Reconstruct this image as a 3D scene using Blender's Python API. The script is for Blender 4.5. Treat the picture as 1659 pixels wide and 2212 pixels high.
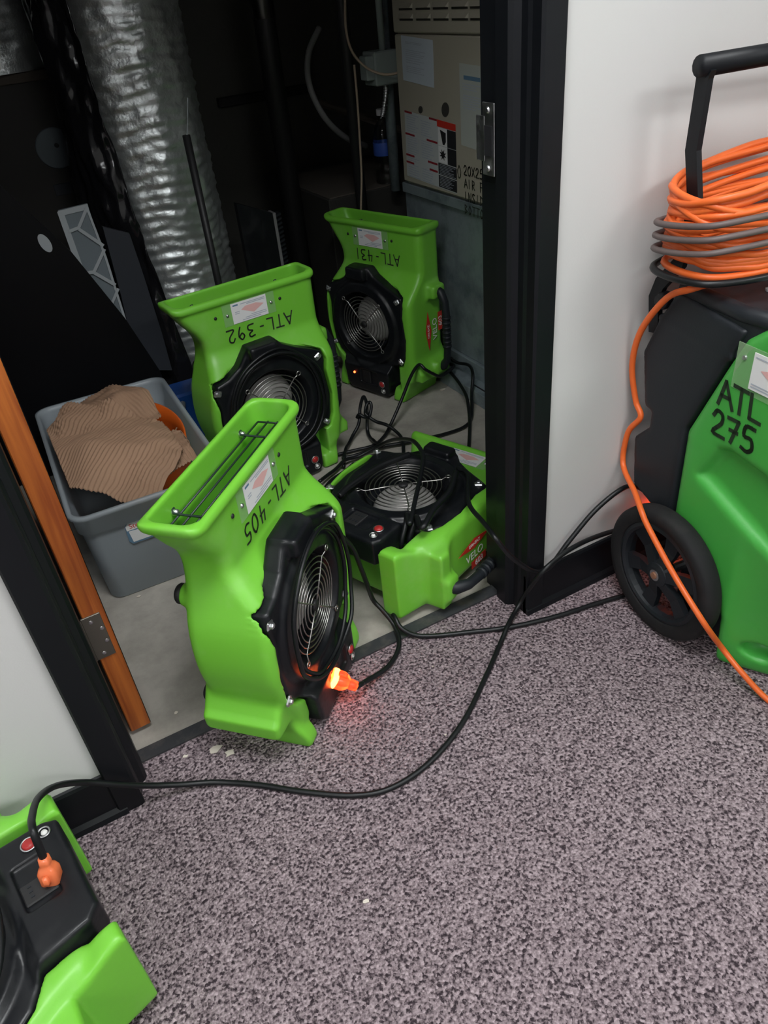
import bpy, math, random
import numpy as np
from mathutils import Vector, Matrix, noise as mnoise
random.seed(7); np.random.seed(7)
scn = bpy.context.scene
col = scn.collection
for o in list(bpy.data.objects): bpy.data.objects.remove(o)

# ------------------------------------------------------------------ camera
IMW, IMH, F, CAMH = 1659.0, 2212.0, 1640.0, 1.35
def _basis():
    c = np.array([IMW/2, IMH/2])
    r = lambda p: np.array([p[0]-c[0], p[1]-c[1], F])
    up = -r((1080, 3390)); up /= np.linalg.norm(up)
    d = r((-240, -30)); d = d - d.dot(up)*up; d /= np.linalg.norm(d)
    x = np.cross(d, up)
    a = math.radians(1.1)
    return np.array([x*math.cos(a)+d*math.sin(a), -x*math.sin(a)+d*math.cos(a), up])
RB = _basis()                    # rows: world X (along the wall), Y (into the closet), Z in camera axes
cam = bpy.data.cameras.new('camera'); camo = bpy.data.objects.new('camera', cam); col.objects.link(camo)
cam.sensor_fit = 'VERTICAL'; cam.sensor_height = 24.0; cam.lens = F/IMH*24.0
cam.clip_start = 0.02; cam.clip_end = 50
m = Matrix.Identity(4)
for i in range(3):
    m[i][0] = RB[i][0]; m[i][1] = -RB[i][1]; m[i][2] = -RB[i][2]
m.translation = (0, 0, CAMH); camo.matrix_world = m
scn.camera = camo
def ray(px, py):
    v = np.array([px-IMW/2, py-IMH/2, F]); v = RB @ v
    return v/np.linalg.norm(v)
def P(px, py, z=None, y=None, x=None):
    """a photo pixel's direction, met with the floor height, wall plane or side plane the thing touches"""
    v = ray(px, py); C = np.array([0, 0, CAMH])
    t = (z-CAMH)/v[2] if z is not None else (y/v[1] if y is not None else x/v[0])
    return Vector(C+v*t)

# ------------------------------------------------------------------ world, exposure
w = bpy.data.worlds.new('world'); scn.world = w; w.use_nodes = True
w.node_tree.nodes['Background'].inputs[0].default_value = (.8, .9, 1, 1)
w.node_tree.nodes['Background'].inputs[1].default_value = 0.0      # closed room: all light comes from its lamps
vs = scn.view_settings
vs.view_transform = 'Standard'; vs.look = 'None'; vs.gamma = 1.0; vs.use_curve_mapping = False
vs.exposure = 0.70
LIGHT = 13.0
LIGHT_SPOTS = [(.35, .40), (.35, -2.3), (-2.0, -1.0), (2.3, -1.2)]

# ------------------------------------------------------------------ materials
MATS = {}
def mat(name, color, rough=.5, metal=0, bump=0, bscale=200, spec=.5, emit=None, estr=0, vary=0, vscale=8, vcol=None, trans=0, alpha=1, detail=4, rvary=0, vlo=.45, vhi=.7, coat=0):
    if name in MATS: return MATS[name]
    mt = bpy.data.materials.new(name); mt.use_nodes = True
    nt = mt.node_tree; b = nt.nodes['Principled BSDF']
    c = (*color, 1)
    b.inputs['Base Color'].default_value = c
    b.inputs['Roughness'].default_value = rough; b.inputs['Metallic'].default_value = metal
    b.inputs['Specular IOR Level'].default_value = spec
    b.inputs['Transmission Weight'].default_value = trans
    b.inputs['Coat Weight'].default_value = coat
    b.inputs['Alpha'].default_value = alpha
    if emit:
        b.inputs['Emission Color'].default_value = (*emit, 1); b.inputs['Emission Strength'].default_value = estr
    tc = nt.nodes.new('ShaderNodeTexCoord')
    if vary or rvary:
        n = nt.nodes.new('ShaderNodeTexNoise'); n.inputs['Scale'].default_value = vscale; n.inputs['Detail'].default_value = detail
        n.inputs['Roughness'].default_value = .65
        nt.links.new(tc.outputs['Object'], n.inputs['Vector'])
        r = nt.nodes.new('ShaderNodeMapRange'); r.inputs['From Min'].default_value = vlo; r.inputs['From Max'].default_value = vhi
        nt.links.new(n.outputs['Fac'], r.inputs['Value'])
        if vary:
            mx = nt.nodes.new('ShaderNodeMix'); mx.data_type = 'RGBA'
            mx.inputs['A'].default_value = c
            v = vcol or tuple(min(1, k*.6) for k in color)
            mx.inputs['B'].default_value = (*v, 1)
            ml = nt.nodes.new('ShaderNodeMath'); ml.operation = 'MULTIPLY'; ml.inputs[1].default_value = vary
            nt.links.new(r.outputs[0], ml.inputs[0]); nt.links.new(ml.outputs[0], mx.inputs['Factor'])
            nt.links.new(mx.outputs['Result'], b.inputs['Base Color'])
        if rvary:
            ma = nt.nodes.new('ShaderNodeMath'); ma.operation = 'MULTIPLY_ADD'; ma.inputs[1].default_value = rvary; ma.inputs[2].default_value = rough
            nt.links.new(r.outputs[0], ma.inputs[0]); nt.links.new(ma.outputs[0], b.inputs['Roughness'])
    if bump:
        n2 = nt.nodes.new('ShaderNodeTexNoise'); n2.inputs['Scale'].default_value = bscale; n2.inputs['Detail'].default_value = 3
        nt.links.new(tc.outputs['Object'], n2.inputs['Vector'])
        bp = nt.nodes.new('ShaderNodeBump'); bp.inputs['Strength'].default_value = bump; bp.inputs['Distance'].default_value = .002
        nt.links.new(n2.outputs['Fac'], bp.inputs['Height']); nt.links.new(bp.outputs[0], b.inputs['Normal'])
    MATS[name] = mt
    return mt
def carpet_mat():
    mt = bpy.data.materials.new('carpet'); mt.use_nodes = True; nt = mt.node_tree; b = nt.nodes['Principled BSDF']
    tc = nt.nodes.new('ShaderNodeTexCoord')
    vo = nt.nodes.new('ShaderNodeTexVoronoi'); vo.inputs['Scale'].default_value = 195; vo.inputs['Randomness'].default_value = .9
    n1 = nt.nodes.new('ShaderNodeTexNoise'); n1.inputs['Scale'].default_value = 165; n1.inputs['Detail'].default_value = 2
    n2 = nt.nodes.new('ShaderNodeTexNoise'); n2.inputs['Scale'].default_value = 1.6; n2.inputs['Detail'].default_value = 3
    for n in (vo, n1, n2): nt.links.new(tc.outputs['Object'], n.inputs['Vector'])
    # loops: each cell its own tone
    cr = nt.nodes.new('ShaderNodeValToRGB'); e = cr.color_ramp.elements
    e[0].position = .2; e[0].color = (.042, .031, .037, 1); e[1].position = .95; e[1].color = (.43, .35, .372, 1)
    k = cr.color_ramp.elements.new(.48); k.color = (.215, .168, .182, 1)
    sep = nt.nodes.new('ShaderNodeSeparateColor'); nt.links.new(vo.outputs['Color'], sep.inputs[0])
    ad = nt.nodes.new('ShaderNodeMath'); ad.operation = 'MULTIPLY_ADD'; ad.inputs[1].default_value = .55
    nt.links.new(sep.outputs[0], ad.inputs[0])
    mr = nt.nodes.new('ShaderNodeMapRange'); mr.inputs['From Min'].default_value = .3; mr.inputs['From Max'].default_value = .7
    mr.inputs['To Min'].default_value = -.1; mr.inputs['To Max'].default_value = .55
    nt.links.new(n1.outputs['Fac'], mr.inputs['Value']); nt.links.new(mr.outputs[0], ad.inputs[2])
    nt.links.new(ad.outputs[0], cr.inputs['Fac'])
    nt.links.new(cr.outputs[0], b.inputs['Base Color'])
    b.inputs['Roughness'].default_value = .95; b.inputs['Specular IOR Level'].default_value = .15
    bp = nt.nodes.new('ShaderNodeBump'); bp.inputs['Strength'].default_value = .9; bp.inputs['Distance'].default_value = .004; bp.invert = True
    nt.links.new(vo.outputs['Distance'], bp.inputs['Height']); nt.links.new(bp.outputs[0], b.inputs['Normal'])
    return mt
def wood_mat():
    mt = bpy.data.materials.new('orange_wood'); mt.use_nodes = True; nt = mt.node_tree; b = nt.nodes['Principled BSDF']
    tc = nt.nodes.new('ShaderNodeTexCoord'); mp = nt.nodes.new('ShaderNodeMapping'); mp.inputs['Scale'].default_value = (60, 60, 3.0)
    n = nt.nodes.new('ShaderNodeTexNoise'); n.inputs['Scale'].default_value = 1; n.inputs['Detail'].default_value = 4; n.inputs['Distortion'].default_value = .6
    cr = nt.nodes.new('ShaderNodeValToRGB'); e = cr.color_ramp.elements
    e[0].position = .35; e[0].color = (.28, .060, .010, 1); e[1].position = .65; e[1].color = (.52, .145, .024, 1)
    nt.links.new(tc.outputs['Object'], mp.inputs[0]); nt.links.new(mp.outputs[0], n.inputs['Vector'])
    nt.links.new(n.outputs['Fac'], cr.inputs[0]); nt.links.new(cr.outputs[0], b.inputs['Base Color'])
    b.inputs['Roughness'].default_value = .45
    return mt
def tubplastic_mat():
    mt = bpy.data.materials.new('cloudy_plastic'); mt.use_nodes = True; nt = mt.node_tree
    b = nt.nodes['Principled BSDF']; b.inputs['Base Color'].default_value = (.62, .68, .72, 1); b.inputs['Roughness'].default_value = .3
    tl = nt.nodes.new('ShaderNodeBsdfTranslucent'); tl.inputs[0].default_value = (.75, .8, .84, 1)
    tr = nt.nodes.new('ShaderNodeBsdfTransparent'); tr.inputs[0].default_value = (.85, .88, .9, 1)
    m1 = nt.nodes.new('ShaderNodeMixShader'); m1.inputs[0].default_value = .45
    m2 = nt.nodes.new('ShaderNodeMixShader'); m2.inputs[0].default_value = .30
    out = nt.nodes['Material Output']
    nt.links.new(b.outputs[0], m1.inputs[1]); nt.links.new(tl.outputs[0], m1.inputs[2])
    nt.links.new(m1.outputs[0], m2.inputs[1]); nt.links.new(tr.outputs[0], m2.inputs[2]); nt.links.new(m2.outputs[0], out.inputs[0])
    return mt
M = dict(
 carpet=carpet_mat(), wood=wood_mat(), tub=tubplastic_mat(),
 wall=mat('wall_paint', (.60, .60, .585), .75, bump=.08, bscale=300),
 ceil=mat('ceiling_white', (.75, .75, .73), .9),
 concrete=mat('concrete', (.44, .41, .36), .85, vary=.8, vscale=6, vcol=(.26, .24, .21), bump=.4, bscale=90, detail=8, vlo=.4, vhi=.65),
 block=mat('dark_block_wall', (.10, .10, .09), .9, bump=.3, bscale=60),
 blackpaint=mat('black_paint', (.006, .007, .009), .42, rvary=.12, vscale=5, spec=.28),
 blackrub=mat('black_vinyl', (.005, .006, .008), .45, spec=.3),
 strip=mat('threshold_vinyl', (.03, .032, .036), .6, vary=.6, vscale=25, vcol=(.10, .09, .08)),
 green=mat('lime_plastic', (.178, .55, .044), .40, vary=.36, vscale=6, vcol=(.37, .64, .23), bump=.05, bscale=350, vlo=.52, vhi=.8),
 dgreen=mat('leaf_green_plastic', (.062, .40, .060), .40, vary=.25, vscale=7, vcol=(.12, .42, .12), bump=.06, bscale=300, vlo=.5, vhi=.8),
 bplast=mat('black_plastic', (.007, .008, .010), .34, rvary=.3, vscale=14, vary=.30, vcol=(.026, .027, .028), spec=.38, bump=.12, bscale=120, vlo=.5, vhi=.75),
 gplast=mat('charcoal_plastic', (.012, .015, .019), .46, rvary=.15, vscale=8, vary=.4, vcol=(.026, .03, .035), spec=.38, bump=.1, bscale=250),
 rubber=mat('rubber', (.013, .013, .014), .6),
 tyre=mat('tyre_rubber', (.012, .012, .013), .75, vary=.5, vscale=20, vcol=(.03, .028, .027), spec=.3),
 cord=mat('cord_black', (.006, .007, .008), .40, spec=.4),
 ocord=mat('cord_orange', (.82, .145, .025), .42, vary=.15, vscale=20),
 gcord=mat('cord_grey', (.12, .09, .085), .5),
 steel=mat('zinc_steel', (.62, .63, .64), .32, metal=1, rvary=.2, vscale=40),
 wire=mat('wire_guard', (.45, .44, .42), .35, metal=1),
 dwire=mat('dark_wire', (.02, .035, .03), .4),
 motor=mat('motor_grey', (.36, .35, .33), .5),
 white=mat('white_card', (.80, .80, .80), .5),
 clear=mat('clear_sleeve', (.42, .62, .36), .25, alpha=.35),
 pink=mat('label_pink', (.78, .46, .44), .6), lgrey=mat('label_grey', (.42, .46, .52), .6), lblue=mat('label_blue', (.12, .22, .33), .6),
 ink=mat('marker_ink', (.012, .028, .012), .5), inkf=mat('marker_faded', (.025, .028, .022), .6),
 red=mat('red_print', (.62, .035, .02), .5), redk=mat('red_button', (.42, .025, .025), .35), dred=mat('dark_red_print', (.28, .02, .03), .6),
 black=mat('print_black', (.015, .015, .018), .6),
 tan=mat('furnace_enamel', (.42, .39, .31), .5, bump=.05, bscale=400),
 tand=mat('furnace_slot', (.045, .042, .036), .7),
 galv=mat('galvanised', (.34, .40, .43), .42, metal=.45, vary=.8, vscale=7, vcol=(.10, .135, .15), rvary=.25, detail=7),
 foil=mat('foil', (.72, .76, .76), .38, metal=.82, bump=.7, bscale=110, rvary=.12, vscale=18),
 wrap=mat('black_film', (.012, .012, .014), .16, bump=.25, bscale=30),
 pipe=mat('black_pipe', (.018, .018, .019), .5),
 dpanel=mat('slate_panel', (.028, .032, .042), .6),
 bpanel=mat('black_board', (.003, .003, .004), .45, spec=.2),
 fframe=mat('filter_card', (.40, .43, .45), .8), fmedia=mat('filter_media', (.17, .20, .22), .95, bump=.4, bscale=200),
 kraft=mat('kraft_paper', (.33, .20, .125), .85, vary=.4, vscale=6, vcol=(.26, .15, .09), bump=.2, bscale=120),
 orange=mat('orange_plastic', (.70, .12, .012), .45),
 blue=mat('blue_plastic', (.012, .075, .32), .35), tape=mat('crinkled_tape', (.35, .37, .38), .3, metal=.6),
 brass=mat('hinge_bronze', (.20, .185, .155), .45, metal=.85),
 led=mat('plug_neon', (1, .2, .05), .4, emit=(1, .14, .03), estr=11),
 plugd=mat('plug_orange_dull', (.95, .22, .08), .22, trans=.2), plug=mat('plug_orange', (1.0, .30, .12), .25, trans=.7),
 redled=mat('pilot_red', (1, .1, .05), .4, emit=(1, .09, .02), estr=5),
 tubelight=mat('ceiling_diffuser', (.9, .9, .9), .6, emit=(.965, .99, 1.0), estr=LIGHT),
 beige=mat('beige_wire', (.42, .33, .24), .6), gconduit=mat('grey_conduit', (.22, .22, .22), .5),
 pet=mat('clear_bottle', (.9, .95, .95), .05, trans=1, alpha=.55), blab=mat('blue_band', (.05, .12, .50), .5),
 chip=mat('paint_chip', (.66, .60, .52), .7), box=mat('dark_sheet', (.035, .033, .03), .7), ledge=mat('dusty_ledge', (.10, .085, .07), .9),
 silver=mat('bright_sleeve', (.7, .7, .7), .25, metal=1), valve=mat('valve_grey', (.28, .33, .31), .5), logo=mat('print_white', (.85, .85, .82), .5),
)

# ------------------------------------------------------------------ helpers
def tag(o, label=None, cat=None, group=None, kind=None):
    if label: o['label'] = label
    if cat: o['category'] = cat
    if group: o['group'] = group
    if kind: o['kind'] = kind
    return o
def empty(name, loc=(0, 0, 0), rz=0, label=None, cat=None, group=None, mw=None):
    o = bpy.data.objects.new(name, None); col.objects.link(o)
    if mw is not None: o.matrix_world = mw
    else: o.location = loc; o.rotation_euler = (0, 0, rz)
    o.empty_display_size = .05
    return tag(o, label, cat, group)
def obj(name, data, material=None, parent=None, smooth=False):
    if isinstance(data, tuple):
        v, f = data
        me = bpy.data.meshes.new(name); me.from_pydata([tuple(map(float, q)) for q in v], [], [tuple(int(k) for k in q) for q in f]); me.update()
        if smooth: me.polygons.foreach_set('use_smooth', [True]*len(me.polygons))
    else: me = data
    o = bpy.data.objects.new(name, me); col.objects.link(o)
    if material is not None and len(me.materials) == 0: me.materials.append(material)
    if parent: o.parent = parent
    return o
def join(*gs):
    V, Fc = [], []
    for v, f in gs:
        b = len(V); V += [tuple(q) for q in v]; Fc += [tuple(k+b for k in q) for q in f]
    return V, Fc
def box(x0, x1, y0, y1, z0, z1):
    V = [(x, y, z) for x in (x0, x1) for y in (y0, y1) for z in (z0, z1)]
    return V, [(0, 1, 3, 2), (4, 6, 7, 5), (0, 4, 5, 1), (2, 3, 7, 6), (0, 2, 6, 4), (1, 5, 7, 3)]
def bbox(x0, x1, y0, y1, z0, z1, r=.003):
    """box with chamfered edges"""
    V = []; Fc = []
    xs, ys, zs = (x0, x1), (y0, y1), (z0, z1)
    idx = {}
    for i in (0, 1):
        for j in (0, 1):
            for k in (0, 1):
                sx, sy, sz = (1 if i == 0 else -1), (1 if j == 0 else -1), (1 if k == 0 else -1)
                p = (xs[i], ys[j], zs[k])
                idx[i, j, k, 0] = len(V); V.append((p[0], p[1]+sy*r, p[2]+sz*r))
                idx[i, j, k, 1] = len(V); V.append((p[0]+sx*r, p[1], p[2]+sz*r))
                idx[i, j, k, 2] = len(V); V.append((p[0]+sx*r, p[1]+sy*r, p[2]))
                Fc.append((idx[i, j, k, 0], idx[i, j, k, 1], idx[i, j, k, 2]))
    q = [(0, 0), (0, 1), (1, 1), (1, 0)]
    for i in (0, 1):
        Fc.append([idx[i, a, b, 0] for a, b in q]); Fc.append([idx[a, i, b, 1] for a, b in q]); Fc.append([idx[a, b, i, 2] for a, b in q])
    for i in (0, 1):
        for j in (0, 1):
            Fc.append([idx[i, j, 0, 0], idx[i, j, 0, 1], idx[i, j, 1, 1], idx[i, j, 1, 0]])
            Fc.append([idx[i, 0, j, 0], idx[i, 0, j, 2], idx[i, 1, j, 2], idx[i, 1, j, 0]])
            Fc.append([idx[0, i, j, 1], idx[0, i, j, 2], idx[1, i, j, 2], idx[1, i, j, 1]])
    return V, [tuple(f) for f in Fc]
def catmull(pts, n=8, closed=False):
    pts = [np.array(p, float) for p in pts]; out = []; N = len(pts)
    for i in range(N if closed else N-1):
        if closed: p0, p1, p2, p3 = pts[i-1], pts[i], pts[(i+1) % N], pts[(i+2) % N]
        else:
            p1, p2 = pts[i], pts[i+1]; p0 = pts[i-1] if i else 2*p1-p2; p3 = pts[i+2] if i+2 < N else 2*p2-p1
        for k in range(n):
            t = k/n
            out.append(.5*((2*p1)+(-p0+p2)*t+(2*p0-5*p1+4*p2-p3)*t*t+(-p0+3*p1-3*p2+p3)*t**3))
    if not closed: out.append(pts[-1])
    return out
def tube(pts, r, seg=8, closed=False, caps=True):
    pts = [np.array(p, float) for p in pts]; N = len(pts); V = []; Fc = []
    rr = r if hasattr(r, '__len__') else [r]*N
    T = []
    for i in range(N):
        a = pts[i-1] if (i or closed) else pts[i]; b = pts[(i+1) % N] if (i < N-1 or closed) else pts[i]
        d = b-a; T.append(d/(np.linalg.norm(d)+1e-12))
    u = np.cross(T[0], [0, 0, 1.]);
    if np.linalg.norm(u) < .1: u = np.cross(T[0], [1., 0, 0])
    u /= np.linalg.norm(u)
    for i in range(N):
        u = u-T[i]*(u@T[i]); u /= (np.linalg.norm(u)+1e-12); v = np.cross(T[i], u)
        for k in range(seg):
            a = 2*math.pi*k/seg; V.append(pts[i]+rr[i]*(math.cos(a)*u+math.sin(a)*v))
    for i in range(N if closed else N-1):
        j = (i+1) % N
        for k in range(seg):
            l = (k+1) % seg; Fc.append((i*seg+k, i*seg+l, j*seg+l, j*seg+k))
    if caps and not closed:
        Fc.append(tuple(range(seg-1, -1, -1))); Fc.append(tuple((N-1)*seg+k for k in range(seg)))
    return V, Fc
def lathe(prof, seg=32, axis='z', c=(0, 0, 0)):
    """prof: (radius, height) list, closed profile ends capped when radius 0"""
    V = []; Fc = []; n = len(prof)
    for i, (r, h) in enumerate(prof):
        for k in range(seg):
            a = 2*math.pi*k/seg; x, y = r*math.cos(a), r*math.sin(a)
            p = {'z': (x, y, h), 'y': (x, h, y), 'x': (h, x, y)}[axis]
            V.append((p[0]+c[0], p[1]+c[1], p[2]+c[2]))
    for i in range(n-1):
        for k in range(seg):
            l = (k+1) % seg; Fc.append((i*seg+k, i*seg+l, (i+1)*seg+l, (i+1)*seg+k))
    return V, Fc
def extrude(poly, n, h):
    """3D polygon (list of Vectors) pushed by vector n*h: a thin solid"""
    A = [Vector(p) for p in poly]; d = Vector(n)*h; N = len(A)
    V = A+[p+d for p in A]
    Fc = [tuple(range(N-1, -1, -1)), tuple(range(N, 2*N))]+[(i, (i+1) % N, N+(i+1) % N, N+i) for i in range(N)]
    return V, Fc
def grid(nu, nv, fn, wrap=False):
    V = [fn(i/(nu if wrap else nu-1), j/(nv-1)) for i in range(nu) for j in range(nv)]
    Fc = []
    for i in range(nu if wrap else nu-1):
        for j in range(nv-1):
            a = i*nv+j; b = ((i+1) % nu)*nv+j; Fc.append((a, b, b+1, a+1))
    return V, Fc
# signed-distance modelling -> quads (surface nets)
def snets(Fv, org, h):
    nx, ny, nz = Fv.shape; ins = Fv < 0
    cell = np.zeros((nx-1, ny-1, nz-1), np.int8)
    for a in (0, 1):
        for b in (0, 1):
            for c in (0, 1): cell += ins[a:nx-1+a, b:ny-1+b, c:nz-1+c]
    act = (cell > 0) & (cell < 8); ii = np.argwhere(act)
    vid = -np.ones(act.shape, np.int64); vid[act] = np.arange(len(ii))
    acc = np.zeros((len(ii), 3)); cnt = np.zeros(len(ii))
    cs = [(a, b, c) for a in (0, 1) for b in (0, 1) for c in (0, 1)]
    for p in cs:
        for ax in range(3):
            if p[ax] == 0:
                q = list(p); q[ax] = 1
                f0 = Fv[ii[:, 0]+p[0], ii[:, 1]+p[1], ii[:, 2]+p[2]]; f1 = Fv[ii[:, 0]+q[0], ii[:, 1]+q[1], ii[:, 2]+q[2]]
                k = (f0 < 0) != (f1 < 0)
                t = np.where(k, f0/(f0-f1+1e-20), 0)
                pt = np.tile(np.array(p, float), (len(ii), 1)); pt[:, ax] += t
                acc += pt*k[:, None]; cnt += k
    V = np.array(org)+h*(ii+acc/cnt[:, None])
    Q = []
    for ax in range(3):
        o1, o2 = [(1, 2), (2, 0), (0, 1)][ax]
        sl = [slice(None)]*3; sl2 = [slice(None)]*3; sl[ax] = slice(0, -1); sl2[ax] = slice(1, None)
        a, b = ins[tuple(sl)], ins[tuple(sl2)]
        e = np.argwhere(a != b); s = a[tuple(e.T)]
        ok = (e[:, o1] > 0) & (e[:, o2] > 0) & (e[:, o1] < Fv.shape[o1]-1) & (e[:, o2] < Fv.shape[o2]-1)
        e = e[ok]; s = s[ok]
        def g(d1, d2):
            k = e.copy(); k[:, o1] -= d1; k[:, o2] -= d2; return vid[tuple(k.T)]
        q = np.stack([g(1, 1), g(0, 1), g(0, 0), g(1, 0)], 1)
        q[~s] = q[~s][:, ::-1]; Q.append(q)
    return V, np.concatenate(Q)
def sdmesh(name, V, Q):
    me = bpy.data.meshes.new(name)
    me.vertices.add(len(V)); me.vertices.foreach_set('co', V.astype(np.float32).ravel())
    me.loops.add(len(Q)*4); me.loops.foreach_set('vertex_index', Q.astype(np.int32).ravel())
    me.polygons.add(len(Q)); me.polygons.foreach_set('loop_start', np.arange(len(Q), dtype=np.int32)*4)
    me.polygons.foreach_set('loop_total', np.full(len(Q), 4, np.int32)); me.polygons.foreach_set('use_smooth', [True]*len(Q))
    me.update(calc_edges=True); me.validate()
    return me
def poly2d(poly, X, Y):
    poly = np.array(poly, float); d = np.full(X.shape, 1e9); s = np.ones(X.shape); N = len(poly)
    for i in range(N):
        a, b = poly[i], poly[i-1]; e = b-a; wx, wy = X-a[0], Y-a[1]
        t = np.clip((wx*e[0]+wy*e[1])/(e@e), 0, 1); bx, by = wx-e[0]*t, wy-e[1]*t
        d = np.minimum(d, bx*bx+by*by)
        c1 = Y >= a[1]; c2 = Y < b[1]; c3 = e[0]*wy > e[1]*wx
        s = np.where((c1 & c2 & c3) | (~c1 & ~c2 & ~c3), -s, s)
    return s*np.sqrt(d)
def smin(a, b, k):
    hh = np.maximum(k-np.abs(a-b), 0)/k
    return np.minimum(a, b)-hh*hh*k*.25
def smax(a, b, k): return -smin(-a, -b, k)
def sstep(a, b, x):
    t = np.clip((x-a)/(b-a), 0, 1); return t*t*(3-2*t)
def axes(lo, hi, h):
    A = [np.arange(lo[i], hi[i]+h, h) for i in range(3)]
    return np.meshgrid(*A, indexing='ij')
# marker handwriting: stroke glyphs in a 0..1 box
GL = {'A': [[(0, 0), (.45, 1), (.95, 0)], [(.2, .38), (.75, .38)]], 'T': [[(0, 1), (.9, .97)], [(.48, .98), (.42, 0)]], 'L': [[(.12, 1), (.08, .04), (.75, .02)]],
 '-': [[(.1, .45), (.45, .45)]], '0': [[(.5, 1), (.15, .8), (.05, .4), (.3, 0), (.65, .1), (.8, .55), (.65, .9), (.45, 1)]], '1': [[(.3, 1), (.25, 0)]],
 '2': [[(.05, .75), (.3, 1), (.65, .9), (.6, .55), (.05, .05), (.85, .0)]], '3': [[(.05, .95), (.55, 1), (.65, .75), (.25, .55), (.7, .4), (.65, .08), (.05, .03)]],
 '4': [[(.2, 1), (.05, .45), (.75, .5)], [(.62, 1), (.55, 0)]], '5': [[(.8, 1), (.25, .98), (.15, .58), (.6, .55), (.7, .2), (.4, 0), (.02, .06)]],
 '7': [[(.05, .95), (.75, .97), (.3, 0)], [(.2, .5), (.7, .5)]], '9': [[(.7, .75), (.4, 1), (.1, .75), (.35, .5), (.7, .75), (.65, .35), (.45, 0)]],
 'X': [[(0, 1), (.8, 0)], [(.75, 1), (.05, 0)]], 'I': [[(.3, 1), (.3, 0)]], 'R': [[(.1, 0), (.1, 1), (.6, .9), (.6, .6), (.1, .5), (.75, 0)]],
 'F': [[(.7, 1), (.1, 1), (.1, 0)], [(.1, .52), (.55, .52)]], 'E': [[(.7, 1), (.1, 1), (.1, 0), (.75, 0)], [(.1, .5), (.55, .5)]],
 'N': [[(.1, 0), (.1, 1), (.7, 0), (.75, 1)]], 'S': [[(.7, .9), (.3, 1), (.1, .75), (.65, .3), (.5, 0), (.05, .1)]], 'D': [[(.1, 0), (.1, 1), (.65, .75), (.7, .3), (.1, 0)]],
 'B': [[(.1, 0), (.1, 1), (.6, .85), (.15, .52), (.7, .3), (.1, 0)]], 'O': [[(.4, 1), (.08, .55), (.35, 0), (.72, .5), (.4, 1)]], 'M': [[(.05, 0), (.15, 1), (.45, .3), (.75, 1), (.85, 0)]], ' ': []}
def strokes(lines, size, wd, place, adv=.86, leading=1.45, smooth_=False):
    """place(tx,ty)->3D; flat ribbons"""
    V = []; Fc = []
    for li, ln in enumerate(lines):
        for ci, ch in enumerate(ln):
            for st in GL[ch]:
                s2 = catmull([(*p, 0) for p in st], 4) if (len(st) > 3 and ch not in 'ATLXIRFENMDB4') else [np.array((*p, 0)) for p in st]
                pts = [((ci*adv+p[0]*.75)*size, (p[1]-li*leading)*size) for p in s2]
                for a, b in zip(pts[:-1], pts[1:]):
                    d = np.array(b)-np.array(a); L = np.linalg.norm(d)+1e-9; d /= L; nn = np.array([-d[1], d[0]])*wd/2; e = d*wd*.35
                    base = len(V)
                    for q in (a-e-nn, b+e-nn, b+e+nn, a-e+nn): V.append(place(q[0], q[1]))
                    Fc.append((base, base+1, base+2, base+3))
    return V, Fc
def fonttext(name, s, size, material, parent, mw):
    cu = bpy.data.curves.new(name, 'FONT'); cu.body = s; cu.size = size; cu.align_x = 'CENTER'; cu.align_y = 'CENTER'; cu.extrude = .0002
    t = bpy.data.objects.new(name, cu); col.objects.link(t)
    dg = bpy.context.evaluated_depsgraph_get(); me = bpy.data.meshes.new_from_object(t.evaluated_get(dg))
    bpy.data.objects.remove(t); bpy.data.curves.remove(cu)
    me.name = name; me.transform(mw); me.materials.clear()
    return obj(name, me, material, parent)
def children(o): return [c for c in bpy.data.objects if c.parent == o]
def struct(name, g, m_, parent=None, smooth=False):
    o = obj(name, g, m_, parent, smooth)
    if not parent: o['kind'] = 'structure'
    return o

# ================================================================== THE ROOM
WY = 1.118           # office face of the wall
WB = 1.262           # closet face of the wall
CEIL = 2.62
XL, XR, YB = -3.2, 3.4, -4.2     # office
OL, OR = -.137, .945             # outer edges of the door frame
struct('floor', box(XL, XR, YB, 1.215, -.06, 0), M['carpet'])
struct('floor_closet', box(-1.3, 2.6, 1.215, 3.9, -.06, -.002), M['concrete'])
struct('ceiling', box(XL, XR, YB, WY, CEIL, CEIL+.05), M['ceil'])
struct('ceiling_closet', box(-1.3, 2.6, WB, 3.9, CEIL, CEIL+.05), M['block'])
struct('wall_left', box(XL, OL+.006, WY, WB, 0, CEIL), M['wall'])
struct('wall_right', box(OR-.006, XR, WY, WB, 0, CEIL), M['wall'])
struct('wall_over_door', box(OL+.006, OR-.006, WY, WB, 2.12, CEIL), M['wall'])
struct('wall_office_left', box(XL-.06, XL, YB, WY, 0, CEIL), M['wall'])
struct('wall_office_right', box(XR, XR+.06, YB, WY, 0, CEIL), M['wall'])
struct('wall_office_back', box(XL, XR, YB-.06, YB, 0, CEIL), M['wall'])
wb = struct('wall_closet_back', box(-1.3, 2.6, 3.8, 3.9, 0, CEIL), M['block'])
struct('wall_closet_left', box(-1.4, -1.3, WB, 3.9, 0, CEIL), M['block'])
struct('wall_closet_right', box(2.6, 2.7, WB, 3.9, 0, CEIL), M['block'])
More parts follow.
